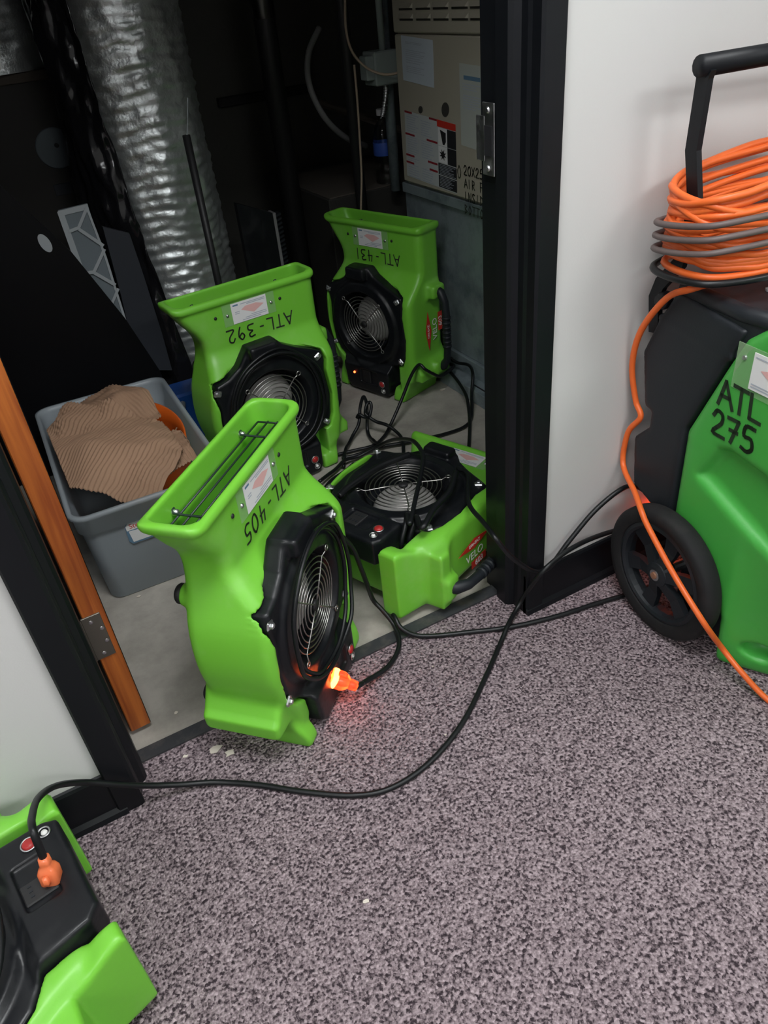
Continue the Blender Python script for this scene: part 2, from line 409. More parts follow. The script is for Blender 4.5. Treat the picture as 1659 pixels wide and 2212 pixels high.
# door frame: pressed-metal profile (x from opening, y) mirrored
def frame_prof(sgn, xo):
    # outer corner, face, return, stop, rabbet
    p = [(0, .016), (0, .004), (.004, 0), (.046, 0), (.052, .004), (.052, .026), (.055, .034), (.055, .050), (.066, .056), (.072, .064), (.072, .098), (.068, .102), (.060, .102), (.060, .158), (0, .158)]
    return [(xo+sgn*a, 1.103+b) for a, b in p]
def prism(poly, z0, z1):
    N = len(poly); V = [(x, y, z) for z in (z0, z1) for x, y in poly]
    return V, [tuple(range(N-1, -1, -1)), tuple(range(N, 2*N))]+[(i, (i+1) % N, N+(i+1) % N, N+i) for i in range(N)]
struct('trim_1', prism(frame_prof(1, OL), 0, 2.12), M['blackpaint'])
struct('trim_2', prism(frame_prof(-1, OR)[::-1], 0, 2.12), M['blackpaint'])
struct('trim_3', box(OL, OR, 1.103, 1.261, 2.06, 2.122), M['blackpaint'])
def baseb(x0, x1):
    pr = [(WY, 0), (1.098, 0), (1.101, .012), (1.109, .02), (1.110, .112), (1.113, .118), (WY, .12)]
    N = len(pr); V = [(x, y, z) for x in (x0, x1) for y, z in pr]
    return V, [tuple(range(N)), tuple(range(2*N-1, N-1, -1))]+[(i, N+i, N+(i+1) % N, (i+1) % N) for i in range(N)]
struct('baseboard_left', baseb(XL, OL+.018), M['blackrub'])
struct('baseboard_right', baseb(OR-.052, XR), M['blackrub'])
struct('trim_4', prism([(OL+.055, 1.205), (OR-.055, 1.207), (OR-.055, 1.242), (OL+.055, 1.240)], -.004, .005), M['strip'])
# door leaf, open into the closet, its hinge edge towards us
door = obj('door_1', bbox(0, .044, 0, .905, .012, 2.05, .002), M['wood']); door['kind'] = 'structure'
door.location = (-.064, 1.290, 0); door.rotation_euler = (0, 0, math.radians(2.2))
obj('door_face', box(-.0015, .0005, .003, .902, .014, 2.045), M['bpanel'], door); obj('door_face', box(.0435, .0455, .003, .902, .014, 2.045), M['bpanel'], door)
for zc in (.305, 1.05, 1.83):
    hg = obj('hinge', join(bbox(-.004, .034, -.0032, .001, zc-.057, zc+.057, .0008), tube([(-.012, -.006, zc-.057), (-.012, -.006, zc+.057)], .006, 10), box(-.022, -.004, -.006, -.002, zc-.055, zc+.055)), M['brass'], door)
    for (sx, sz) in ((.012, .042), (.027, .018), (.027, -.016), (.013, -.044)):
        obj('screw', lathe([(0, -.0046), (.004, -.0042), (.0045, -.003)], 10, 'y', (sx, 0, zc+sz)), M['steel'], hg)
# strike plate on the other jamb
sp = tag(obj('strike_plate', join(bbox(.8745, .8772, 1.207, 1.243, 1.022, 1.142, .0008), bbox(.874, .877, 1.236, 1.262, 1.045, 1.120, .0008)), M['steel']), 'zinc latch strike plate screwed to the black door frame', 'strike plate')
for zz in (1.034, 1.130): obj('screw', lathe([(0, -.003), (.004, -.0025), (.0058, 0)], 12, 'x', (.8745, 1.226, zz)), M['steel'], sp)
obj('latch_hole', box(.8735, .8742, 1.213, 1.236, 1.055, 1.105), M['black'], sp)
# ceiling light panels
for i, (lx, ly) in enumerate(LIGHT_SPOTS):
    t = empty('ceiling_light_offscreen', (lx, ly, CEIL), 0, ['recessed ceiling light panel over the doorway', 'recessed ceiling light panel behind the doorway panel', 'recessed ceiling light panel over the left wall side', 'recessed ceiling light panel over the dehumidifier side'][i], 'ceiling light', 'ceiling light panels')
    obj('diffuser_offscreen', box(-.58, .58, -.28, .28, -.012, -.006), M['tubelight'], t)
    obj('frame', join(box(-.61, .61, -.31, -.28, -.015, 0), box(-.61, .61, .28, .31, -.015, 0), box(-.61, -.58, -.28, .28, -.015, 0), box(.58, .61, -.28, .28, -.015, 0)), M['white'], t)

# ================================================================== AIR MOVER (blower fan)
HC = (-.006, .275)      # intake centre in (s,z)
BODY = [(-.232, .632), (-.222, .602), (-.197, .562), (-.174, .53), (-.163, .50), (-.166, .46), (-.183, .415), (-.202, .365), (-.211, .315), (-.213, .26), (-.206, .21), (-.192, .16), (-.172, .11), (-.155, .06), (-.14, .045),
        (.17, .045), (.205, .08), (.220, .15), (.224, .30), (.224, .632)]
BODY = [(float(p[0]), float(p[1])) for p in catmull([(*q, 0) for q in BODY[:15]], 4)]+BODY[15:]
COV = [(q if q > 0 else q*.92, r) for q, r in [(-.065, .487), (.03, .489), (.055, .462), (.10, .437), (.150, .415), (.180, .40), (.186, .372), (.180, .335), (.190, .25), (.182, .18), (.168, .145), (.114, .130), (.111, .03), (.100, .008), (-.095, .008), (-.118, .03), (-.13, .115), (-.17, .142), (-.195, .18), (-.205, .25), (-.198, .33), (-.205, .372), (-.195, .402), (-.15, .412), (-.105, .438)]]
def fan_shell():
    h = .0042; S, N, Z = axes((-.285, -.13, -.012), (.285, .165, .655), h)
    d2 = poly2d(BODY, S[:, 0, :], Z[:, 0, :])[:, None, :]
    b = 1-sstep(.37, .485, Z)
    nf = .055+.074*b; nb = -.055+0*b
    dn = np.maximum(N-nf, nb-N)
    d = smax(d2+np.zeros_like(N), dn, .030)
    lip = smax(smax(d2-.007, np.abs(N)-.0635, .03), np.abs(Z-.620)-.012, .010)
    d = smin(d, lip, .008)
    # outlet cavity, open at the mouth
    c2 = poly2d([(a, .72) if z > .631 else (a, z) for a, z in BODY], S[:, 0, :], Z[:, 0, :])[:, None, :]
    cav = smax(smax(c2+.010, np.abs(N)-.047, .03), .42-Z, .03); d = smax(d, -cav, .006)
    # feet, both sides
    A = np.abs(S)
    fp = [(.122, 0), (.172, 0), (.184, .045), (.194, .082), (.246, .086), (.248, .118), (.236, .135), (.205, .19), (.122, .19)]
    fq = [(.122, 0), (.160, 0), (.168, .05), (.172, .090), (.226, .095), (.228, .130), (.215, .142), (.18, .20), (.122, .2)]
    f2 = np.where(S[:, 0, :] > 0, poly2d(fp, A[:, 0, :], Z[:, 0, :]), poly2d(fq, A[:, 0, :], Z[:, 0, :]))[:, None, :]
    nft = .112+.030*(1-sstep(.01, .095, Z))
    ft = smax(f2+np.zeros_like(N), np.maximum(N-nft, -.062-N), .014)
    d = smin(d, ft, .009)
    sad = np.sqrt((A-.20)**2*1.5+(Z-.20)**2)-.0
    # handle lugs
    for zc in (.118, .405):
        lg = smax(smax(np.abs(S-.232)-.028, np.abs(Z-zc)-.024, .012), np.abs(N)-.034, .014); d = smin(d, lg, .02)
    # rear bosses
    for (sx, zz) in ((-.150, .40), (.165, .40), (-.160, .13), (.165, .13)):
        r = np.sqrt((S-sx)**2+(Z-zz)**2)-.024
        bs = smax(r, np.maximum(-.070-N, N+.02), .006); d = smin(d, bs, .012)
    # scalloped relief round the intake cover
    rr = np.sqrt((S-HC[0])**2+(Z-HC[1])**2)
    cc = poly2d(COV, S[:, 0, :], Z[:, 0, :])[:, None, :]
    d = smax(d, -np.maximum(cc-.004+np.zeros_like(N), .088-N), .006)     # the cover sits in a recess, the rim stands proud
    pk = np.maximum(np.maximum(np.abs(S-.131)-.021, np.abs(Z-.090)-.042), .066-N); d = smax(d, -pk, .006)      # slot beside the control housing
    hole = smax(rr-.114, .035-N, .01); d = smax(d, -hole, .004)
    V, Q = snets(d, (-.285, -.13, -.012), h)
    V = np.stack([V[:, 0], -V[:, 1], V[:, 2]], 1)
    return sdmesh('shell', V, Q[:, ::-1])
def fan_cover():
    h = .0036; S, N, Z = axes((-.22, .075, -.004), (.205, .180, .505), h); N = N-.028
    d2 = poly2d(COV, S[:, 0, :], Z[:, 0, :])[:, None, :]
    rr = np.sqrt((S-HC[0])**2+(Z-HC[1])**2)
    top = .094+.0*S
    top = top+.030*(1-sstep(.105, .135, Z))*(1-sstep(.125, .14, np.abs(S)))      # control housing stands proud
    top = top+.012*sstep(.168, .152, rr)                                          # raised ring
    top = top-.030*sstep(.128, .108, rr)                                          # funnel
    d = smax(d2+np.zeros_like(N), np.maximum(N-top, .05-N), .010)
    hook = smax(smax(np.abs(S+.018)-.045, np.abs(Z-.466)-.022, .01), np.maximum(N-.116, .06-N), .01)
    d = smin(d, hook, .008)
    rec = smax(smax(np.abs(S-.01)-.045, np.abs(Z-.072)-.028, .008), .1165-N, .004); d = smax(d, -rec, .003)   # recessed socket field
    d = smax(d, -smax(rr-.107, .0-N, .004), .006)
    V, Q = snets(d, (-.22, .075, -.004), h)
    V = np.stack([V[:, 0], -V[:, 1], V[:, 2]], 1)
    return sdmesh('intake_cover', V, Q[:, ::-1])
FM = {'shell': fan_shell(), 'intake_cover': fan_cover()}
FM['shell'].materials.append(M['green']); FM['intake_cover'].materials.append(M['bplast'])
def L(s, n, z): return (s, -n, z)
def ring(c, r, n, rad, seg=40, t=5):
    return tube([L(c[0]+r*math.cos(2*math.pi*k/seg), n, c[1]+r*math.sin(2*math.pi*k/seg)) for k in range(seg)], rad, t, True)
def build_fan(mw, text, label, wraps=0, led=False):
    root = empty('air_mover', mw=mw, label=label, cat='air mover', group='green air movers')
    sh = obj('shell', FM['shell'], None, root); cv = obj('intake_cover', FM['intake_cover'], None, root)
    pre = set(bpy.data.objects)
    def shared(key, fn, m_, par, smooth=True):
        if key not in FM:
            o = obj(key.split('#')[0], fn(), m_, par, smooth); FM[key] = o.data; return o
        return obj(key.split('#')[0], FM[key], None, par)
    # intake: liner, motor, blades, wire guard
    shared('intake_liner', lambda: lathe([(.108, -.085), (.108, -.02), (.106, -.004), (0, -.004)], 40, 'y', (HC[0], 0, HC[1])), M['rubber'], root)
    shared('motor', lambda: lathe([(0, -.060), (.060, -.060), (.078, -.052), (.088, -.035), (.088, -.006), (0, -.006)], 40, 'y', (HC[0], 0, HC[1])), M['motor'], root)
    def blades():
        g = []
        for k in range(36):
            a = 2*math.pi*k/36; b = a+.16
            p = [(HC[0]+.091*math.cos(a), HC[1]+.091*math.sin(a)), (HC[0]+.106*math.cos(b), HC[1]+.106*math.sin(b))]
            v = [(p[0][0], -.008, p[0][1]), (p[1][0], -.008, p[1][1]), (p[1][0], -.055, p[1][1]), (p[0][0], -.055, p[0][1])]
            g.append((v, [(0, 1, 2, 3)]))
        return join(*g)
    shared('impeller', blades, M['gplast'], root, False)
    def guard():
        g = [ring(HC, r, .0985-.006*(1-(r/.104)**2)*0+.004*(1-r/.104), .0017) for r in (.024, .038, .052, .066, .079, .092, .104)]
        for k in range(4):
            a = math.pi/4+k*math.pi/2; c, s_ = math.cos(a), math.sin(a)
            g.append(tube([L(HC[0]+r*c, nn, HC[1]+r*s_) for r, nn in ((.012, .1035), (.06, .102), (.104, .0995), (.118, .1065))], .0019, 5))
            g.append(ring((HC[0]+.124*c, HC[1]+.124*s_), .0065, .1068, .0019, 14))
        return join(*g)
    gd = shared('wire_guard', guard, M['wire'], root)
    shared('guard_hub', lambda: lathe([(0, -.105), (.012, -.105), (.013, -.099), (0, -.098)], 20, 'y', (HC[0], 0, HC[1])), M['rubber'], gd)
    # latches
    if 'latch' not in FM:
        FM['latch'] = obj('latch', join(bbox(-.012, .012, -.004, .001, -.009, .009, .003), lathe([(0, -.010), (.005, -.010), (.0065, -.008), (.0065, -.003)], 6, 'y')), M['steel'], root).data
        bpy.data.objects.remove(children(root)[-1]) if False else None
        first = [c for c in col.objects if c.data == FM['latch']][0]; bpy.data.objects.remove(first)
    for (sx, zz, r) in ((-.182, .383, 20), (.162, .388, -30), (.160, .160, 40), (-.180, .170, -30)):
        o = obj('latch', FM['latch'], None, root); o.location = L(sx, .0935, zz); o.rotation_euler = (0, math.radians(r), 0)
    # control housing: buttons, sockets
    shared('red_button', lambda: lathe([(0, -.131), (.008, -.1305), (.0105, -.128), (.0105, -.118)], 20, 'y', (.080, 0, .060)), M['redk'], cv)
    for k_, (c_, r_) in enumerate((((.080, .060), .0125), ((.085, .033), .0095))): shared('button_ring#%d' % k_, lambda: ring(c_, r_, .1258, .0017, 24), M['steel'], cv)
    shared('white_button', lambda: lathe([(0, -.1275), (.0045, -.127), (.0055, -.124), (.0055, -.118)], 16, 'y', (.085, 0, .033)), M['logo'], cv)
    def sockets():
        g = [bbox(-.022, .018, -.1215, -.110, .046, .098, .002)]
        return join(*g)
    sk = shared('socket_plate', sockets, M['rubber'], cv, False)
    shared('socket_slots', lambda: join(*[box(-.012+dx*.8, -.009+dx*.8, -.1225, -.121, zc-.003, zc+.003) for zc in (.06, .084) for dx in (0, .012, .024)]), M['gplast'], sk, False)
    if led: obj('pilot_lamp', lathe([(0, -.129), (.004, -.128), (.005, -.117)], 14, 'y', (-.062, 0, .078)), M['redled'], cv)
    for o_ in set(bpy.data.objects)-pre:
        if o_.parent in (root, cv): o_.location.y -= .028        # all of these sit on the raised intake face
    # outlet grill in the mouth
    def mouthgrill():
        g = []
        for nn in (-.033, -.011, .011, .033): g.append(tube([L(-.186+abs(nn)*.3, nn, .588), L(.208-abs(nn)*.3, nn, .588)], .0022, 5))
        for sx in (-.145, .135):
            g.append(tube([L(sx, .046, .592), L(sx, .02, .592), L(sx, -.02, .592), L(sx, -.042, .593), L(sx+.006, -.047, .596), L(sx+.012, -.046, .596)], .0024, 5))
        for sx in (-.180, .200): g.append(tube([L(sx, -.033, .588), L(sx, .033, .588)], .0022, 5))
        return join(*g)
    mg = shared('outlet_grill', mouthgrill, M['dwire'], root)
    for sx in (-.138, .142): shared('grill_bolt', lambda: lathe([(0, .036), (.006, .037), (.007, .041), (.007, .047)], 10, 'y'), M['steel'], mg).location = (sx, 0, .590)
    # rear rubber feet
    if 'rubber_foot' not in FM:
        FM['rubber_foot'] = None
        o = obj('rubber_foot', lathe([(.019, .066), (.021, .070), (.021, .078), (.018, .082), (0, .082)], 20, 'y'), M['rubber'], None, True); FM['rubber_foot'] = o.data; bpy.data.objects.remove(o)
    for (sx, zz) in ((-.150, .40), (.165, .40), (-.160, .13), (.165, .13)):
        o = obj('rubber_foot', FM['rubber_foot'], None, root); o.location = (sx, 0, zz)
    # carrying handle on the straight side
    shared('handle', lambda: join(tube([L(.240, 0, .410), L(.262, 0, .402), L(.280, 0, .370), L(.284, 0, .33), L(.284, 0, .19), L(.280, 0, .150), L(.262, 0, .122), L(.240, 0, .112)], [.017, .017, .014, .014, .014, .014, .017, .017], 10),
                                  *[tube([L(.284, 0, z0), L(.284, 0, z0+.008)], .0165, 10) for z0 in (.20, .218, .236, .254, .272, .29, .308)]), M['gplast'], root)
    # name plate printed on the straight side
    def lozenge():
        return [(.2252, -.022, .255), (.2252, -.008, .335), (.2252, .006, .255), (.2252, -.008, .185)], [(0, 1, 2, 3)]
    sx = .2268
    shared('logo_diamond', lambda: extrude([(sx, -.034, .185), (sx, -.018, .26), (sx, -.034, .335), (sx, -.050, .26)][::-1], (1, 0, 0), .0006), M['red'], sh, False)
    if 'logo' not in FM:
        R = Matrix(((0, 0, 1, sx+.001), (1, 0, 0, 0), (0, 1, 0, .26), (0, 0, 0, 1))) @ Matrix.Rotation(math.pi/2, 4, 'Z')
        o = fonttext('logo_word', 'VELO', .034, M['logo'], sh, Matrix.Translation((0, .002, 0)) @ R); FM['logo'] = o.data
        o = fonttext('logo_word', 'DRI-EAZ', .014, M['logo'], sh, Matrix.Translation((0, -.034, 0)) @ R); FM['logo1'] = o.data
        o = fonttext('logo_word', '603', .026, M['logo'], sh, Matrix.Translation((.0004, .034, .02)) @ R); FM['logo2'] = o.data
    else:
        for k in ('logo', 'logo1', 'logo2'): obj('logo_word', FM[k], None, sh)
    shared('logo_badge', lambda: extrude([(sx, .022, .245), (sx, .046, .245), (sx, .046, .315), (sx, .022, .315)], (1, 0, 0), .0006), M['red'], sh, False)
    # asset card in a clear sleeve
    F0 = .0556
    sl = shared('card_sleeve', lambda: bbox(-.088, .082, -F0-.0006, -F0+.001, .540, .604, .0003), M['clear'], root, False)
    cd = shared('asset_card', lambda: box(-.060, .055, -F0-.0014, -F0-.0004, .542, .602), M['white'], root, False)
    def tri(pts): return [L(a, F0+.0017, b) for a, b in pts], [tuple(range(len(pts)))]
    shared('card_arrow', lambda: tri([(-.030, .578), (.010, .561), (.045, .578), (.02, .586), (-.015, .586)]), M['pink'], cd, False)
    shared('card_lines', lambda: join(*[tri([(a, z), (b, z), (b, z+.0022), (a, z+.0022)]) for a, b, z in ((-.03, .05, .594), (-.01, .05, .590), (-.05, -.035, .574), (-.05, -.036, .569), (.0, .05, .556), (-.02, .05, .551), (-.03, .03, .546))]), M['lgrey'], cd, False)
    shared('card_mark', lambda: tri([(-.054, .593), (-.037, .593), (-.037, .5975), (-.054, .5975)]), M['lblue'], cd, False)
    for a in (-.075, .069): shared('screw', lambda: lathe([(0, -.0035), (.004, -.003), (.0048, 0)], 10, 'y'), M['steel'], root).location = (a, -F0, .572)
    for a in (-.112, .100): shared('screw#b', lambda: lathe([(0, -.0025), (.004, -.002), (.0050, 0)], 10, 'y'), M['rubber'], root).location = (a, -F0, .575)
    # marker text, written with the mouth pointing down
    if text:
        wdt = (len(text)*.86-.15)*.038
        obj('marker_text', strokes([text], .038, .0045, lambda tx, ty: L(.020+wdt/2-tx, F0+.0006, .528-ty)), M['inkf'], root)['kind'] = 'stuff'
    # cord wrapped round the intake cover
    for k in range(wraps):
        rg = random.Random(k+3)
        pts = []
        for j in range(14):
            a = 2*math.pi*j/14; ru = .145+.009*k+rg.uniform(-.006, .006); rv = (.172 if math.sin(a) > 0 else .140)+.008*k+rg.uniform(-.004, .004)
            pts.append(L(-.005+ru*math.cos(a), .143+.008*(k % 2)+rg.uniform(0, .005)+.008*(math.sin(a) < -.6), .278+rv*math.sin(a)))
        obj('wrapped_cord', tube(catmull(pts, 6, True), .0048, 7, True), M['cord'], root, True)
    return root
def standing(x, y, deg, lean=0, z=0):
    return Matrix.Translation((x, y, z)) @ Matrix.Rotation(math.radians(deg), 4, 'Z') @ Matrix.Rotation(math.radians(lean), 4, 'X')
def lying(x, y, deg, z=.0825):
    b = math.radians(deg)
    mm = Matrix(((math.sin(b), 0, math.cos(b), x), (-math.cos(b), 0, math.sin(b), y), (0, -1, 0, z), (0, 0, 0, 1)))
    return mm
F405 = standing(.283, 1.249, 44.1); F392 = standing(.646, 2.167, 6.1); F431 = standing(1.302, 2.487, -71.1)
F_FLAT = lying(.543, 1.404, 23); F_LEFT = lying(-.185, .872, 190)
fan405 = build_fan(F405, 'ATL-405', 'lime green air mover standing in the doorway marked 405, lit plug in it', 2)
fan392 = build_fan(F392, 'ATL-392', 'green air mover marked 392 standing behind the tub', 3)
fan431 = build_fan(F431, 'ATL-431', 'green air mover marked 431 standing against the galvanised plenum', 0, True)
fan_flat = build_fan(F_FLAT, None, 'green air mover lying flat on the concrete behind the right door jamb', 0, True)
fan_left = build_fan(F_LEFT, None, 'green air mover lying flat on the carpet by the left baseboard', 2)

# ================================================================== STORAGE TUB
def rrect(hx, hy, r, n=6):
    out = []
    for cx, cy, a0 in ((hx-r, hy-r, 0), (-hx+r, hy-r, 90), (-hx+r, -hy+r, 180), (hx-r, -hy+r, 270)):
        for k in range(n+1):
            a = math.radians(a0+90*k/n); out.append((cx+r*math.cos(a), cy+r*math.sin(a)))
    return out
def loft(rings, capb=True, capt=False):
    n = len(rings[0]); V = [p for r in rings for p in r]; Fc = []
    for i in range(len(rings)-1):
        for k in range(n):
            l = (k+1) % n; Fc.append((i*n+k, i*n+l, (i+1)*n+l, (i+1)*n+k))
    if capb: Fc.append(tuple(range(n-1, -1, -1)))
    if capt: Fc.append(tuple((len(rings)-1)*n+k for k in range(n)))
    return V, Fc
TX, TY = .192, 2.108
tub = empty('storage_tub', (TX, TY, 0), math.radians(-1.5), 'cloudy clear plastic storage tub full of brown paper', 'storage tub')
def tr(hx, hy, r, z): return [(a, b, z) for a, b in rrect(hx, hy, r)]
tr_rings = [tr(.170, .318, .03, .004), tr(.176, .326, .035, .0), tr(.180, .330, .035, .006), tr(.190, .346, .035, .215), tr(.192, .348, .035, .235), tr(.200, .357, .04, .243), tr(.201, .358, .04, .285), tr(.209, .366, .045, .292), tr(.209, .366, .045, .302), tr(.199, .356, .04, .303), tr(.196, .353, .04, .286), tr(.1945, .3515, .04, .245), tr(.187, .343, .034, .23), tr(.176, .326, .033, .009)]
obj('tub_body', loft(tr_rings, True, True), M['tub'], tub, True)
for k in range(10):
    xx = -.16+.035*k
stk = obj('sticker', extrude([(.058, -.3545, .205), (.150, -.3545, .205), (.158, -.3545, .215), (.158, -.3545, .262), (.150, -.3545, .272), (.058, -.3545, .272), (.050, -.3545, .262), (.050, -.3545, .215)], (0, -1, 0), .0012), M['lblue'], tub)
obj('sticker_band', extrude([(.052, -.3558, .248), (.156, -.3558, .248), (.156, -.3558, .262), (.149, -.3558, .270), (.059, -.3558, .270), (.052, -.3558, .262)], (0, -1, 0), .0006), M['logo'], stk)
obj('sticker_panel', extrude([(.056, -.3558, .246), (.075, -.3558, .244), (.11, -.3558, .248), (.154, -.3558, .243), (.154, -.3558, .218), (.148, -.3558, .210), (.060, -.3558, .210)], (0, -1, 0), .0006), M['white'], stk)
fonttext('sticker_word', 'Ster', .020, M['red'], stk, Matrix.Translation((.077, -.3568, .259)) @ Matrix.Rotation(math.pi/2, 4, 'X'))
fonttext('sticker_word', '18 Qt', .010, M['black'], stk, Matrix.Translation((.118, -.3568, .217)) @ Matrix.Rotation(math.pi/2, 4, 'X'))
stk.location = (-.138, .0075, -.034)
# crumpled corrugated packing paper: three sheets in the tub
HMN = 4e-3                      # what already lies in the tub, as a height map: each sheet rests on the ones below it
HMX, HMY = np.meshgrid(np.arange(-.21, .211, HMN), np.arange(-.37, .371, HMN), indexing='ij')
HM = np.full(HMX.shape, -1.0)
def hm_at(x, y):
    return HMS[min(max(int(round((x+.21)/HMN)), 0), HM.shape[0]-1), min(max(int(round((y+.37)/HMN)), 0), HM.shape[1]-1)]
def hm_soft():
    """widened and eased copy of the height map"""
    A = HM.copy()
    for _ in range(3):
        B = A.copy()
        for dx in (-1, 0, 1):
            for dy in (-1, 0, 1): B = np.maximum(B, np.roll(np.roll(A, dx, 0), dy, 1))
        A = B
    return A
HMS = HM
def sheet(cx, cy, z0, lx, ly, rot, amp, ridge, seed, curl=.0, tilt=(0, 0), period=.011, xmax=.172):
    global HM, HMS
    HMS = hm_soft()
    c, s_ = math.cos(rot), math.sin(rot)
    def fn(u, v):
        a, b = (u-.5)*lx, (v-.5)*ly
        e = .012*mnoise.noise(Vector((u*9, v*1.5, seed)))*(1 if v > .5 else -1)*abs(v-.5)*2
        x, y = a+.010*mnoise.noise(Vector((v*8, u*2, seed+5)))*abs(u-.5)*2, b+e
        z = amp*(mnoise.noise(Vector((a*7, b*7, seed)))+.45*mnoise.noise(Vector((a*17, b*17, seed+9))))
        z += .012*abs(mnoise.noise(Vector((a*6+3, b*4, seed+2))))
        ph = b/period+.9*mnoise.noise(Vector((a*4, b*4, seed+7)))
        rd = ridge*math.sin(2*math.pi*ph)
        z += -curl*(abs(u-.5)*2)**2-curl*.8*(abs(v-.5)*2)**2+tilt[0]*a+tilt[1]*b
        X, Y = cx+x*c-y*s_, cy+x*s_+y*c
        X = max(-.184, min(xmax, X)); Y = max(-.336, min(.336, Y))
        lo = hm_at(X, Y)+.005+ridge
        z = z0+z
        k = .012; z = max(z, lo)+.25*max(k-abs(z-lo), 0)**2/k
        return (X, Y, z+rd)
    V, Fc = grid(110, 170, fn)
    for x, y, z in V:
        i_, j_ = int(round((x+.21)/HMN)), int(round((y+.37)/HMN)); HM[i_, j_] = max(HM[i_, j_], z)
    return [(TX+x, TY+y, z) for x, y, z in V], Fc
def paper(name, label, **k):
    o = obj(name, sheet(**k), M['kraft'], None, True)
    sm = o.modifiers.new('thick', 'SOLIDIFY'); sm.thickness = .0012
    return tag(o, label, 'packing paper', 'brown packing paper in the tub')
BKT = dict(cx=.070, cy=-.02, z0=.0092, rx=.098, ry=.20, hh=.306)
HM[((HMX-BKT['cx'])/(BKT['rx']*1.06))**2+((HMY-BKT['cy'])/(BKT['ry']*1.06))**2 < 1] = BKT['z0']+BKT['hh']
paper('packing_paper', 'flat ribbed brown paper offcut by the tub front rim', cx=.075, cy=-.19, z0=.312, lx=.16, ly=.20, rot=1.9, amp=.012, ridge=.0018, seed=8.7, curl=.02, xmax=.150)
paper('packing_paper', 'torn crumpled brown paper piece at the back of the tub', cx=.0, cy=.13, z0=.362, lx=.30, ly=.32, rot=-1.2, amp=.045, ridge=.0020, seed=4.1, curl=.05, tilt=(-.1, .08), xmax=.128)
paper('packing_paper', 'large ribbed brown packing paper sheet folded over the tub top', cx=-.062, cy=-.075, z0=.352, lx=.34, ly=.50, rot=.75, amp=.026, ridge=.0026, seed=1.3, curl=.042, tilt=(.02, .0), period=.0125, xmax=.120)
# orange bowl-like plastic lying in the tub
def bowl(cx, cy, z0, rx, ry, hh):
    pr = [(0, 0), (.55, 0), (.8, .35), (.95, .85), (1.0, 1.0), (1.05, 1.0), (1.04, .93), (.9, .4), (.62, .04)]
    V = []; n = 40
    for r, z in pr[1:]:
        for k in range(n):
            a = 2*math.pi*k/n; V.append((cx+rx*r*math.cos(a), cy+ry*r*math.sin(a), z0+hh*z))
    Fc = [(i*n+k, i*n+(k+1) % n, (i+1)*n+(k+1) % n, (i+1)*n+k) for i in range(len(pr)-2) for k in range(n)]
    Fc.append(tuple(range(n-1, -1, -1)))
    return V, Fc
tag(obj('orange_bucket', bowl(TX+BKT['cx'], TY+BKT['cy'], BKT['z0'], BKT['rx'], BKT['ry'], BKT['hh']), M['orange'], None, True), 'orange plastic bucket half buried under paper in the tub', 'bucket')
bt = tag(obj('blue_crate', bbox(.425, .61, 2.49, 2.61, 0, .20, .008), M['blue']), 'blue plastic crate behind the storage tub', 'crate')
obj('crate_handle', tube(catmull([(.455, 2.492, .09), (.450, 2.475, .10), (.447, 2.470, .13), (.452, 2.475, .16), (.460, 2.492, .17)], 6), .010, 8), M['tape'], bt, True)

# ================================================================== CLOSET MACHINERY
FX = 1.50     # front plane of furnace and plenum
def fp(px, py, off=0): return P(px, py, x=FX-off)
furn = empty('furnace', (FX+.3, 2.36, .69), 0, 'tan gas furnace cabinet with louvred panel and paper notices', 'furnace')
def fobj(name, g, m_, par=None, sm=False):
    o = obj(name, g, m_, par or furn, sm)
    if par is None or par == furn: o.matrix_parent_inverse = Matrix.Translation((-(FX+.3), -2.36, -.69))
    else: o.matrix_parent_inverse = Matrix.Identity(4)
    return o
YF = 2.625
fobj('cabinet', bbox(FX+.004, FX+.75, 2.06, YF, .69, 2.0, .004), M['tan'])
seam = fp(862, 71).z
pn = fobj('lower_door', bbox(FX-.012, FX+.01, 2.07, YF-.006, .70, seam-.003, .004), M['tan'])
up_ = fobj('upper_door', bbox(FX-.014, FX+.01, 2.07, YF-.006, seam+.002, 2.0, .004), M['tan'])
off = .016
# louvres
lcols = [(863, 891), (898, 930), (935, 969), (975, 1011), (1018, 1050)]
yr = [(fp(a, 40, off).y, fp(b, 48, off).y) for a, b in lcols]
lz = fp(877, 42, off).z; dz = .0285
Lw = abs(yr[1][0]-yr[1][1])
lou = (join([(0, -Lw/2, 0), (0, Lw/2, 0), (-.008, Lw/2-.006, .003), (-.008, -Lw/2+.006, .003), (0, -Lw/2, .014), (0, Lw/2, .014)], [(0, 1, 2, 3), (3, 2, 5, 4), (0, 3, 4), (1, 5, 2)]) if False else
       ([(0, -Lw/2, .002), (0, Lw/2, .002), (-.009, Lw/2-.006, .003), (-.009, -Lw/2+.006, .003), (0, -Lw/2, .016), (0, Lw/2, .016)], [(3, 2, 5, 4), (0, 3, 4), (1, 5, 2)]))
lme = None; sme = None
for r_ in range(9):
    for (ya, yb) in yr:
        if lme is None:
            o = fobj('louver', lou, M['tan']); lme = o.data
            q = fobj('louver_slot', box(-.0012, 0, -Lw/2+.002, Lw/2-.002, -.0035, .0045), M['tand'], o); sme = q.data
        else:
            o = fobj('louver', lme, None); q = fobj('louver_slot', sme, None, o)
        o.location = (FX-.0145, (ya+yb)/2, lz+r_*dz)
def decal(name, pts, m_, par, h=.0007, lift=0):
    o_ = off-.003+lift
    g = extrude([fp(x, y, o_) for x, y in pts], (-1, 0, 0), h)
    o = obj(name, g, m_, par); o.matrix_parent_inverse = par.matrix_world.inverted() if False else Matrix.Translation((-(FX+.3), -2.36, -.69)) if par == furn else Matrix.Identity(4)
    return o
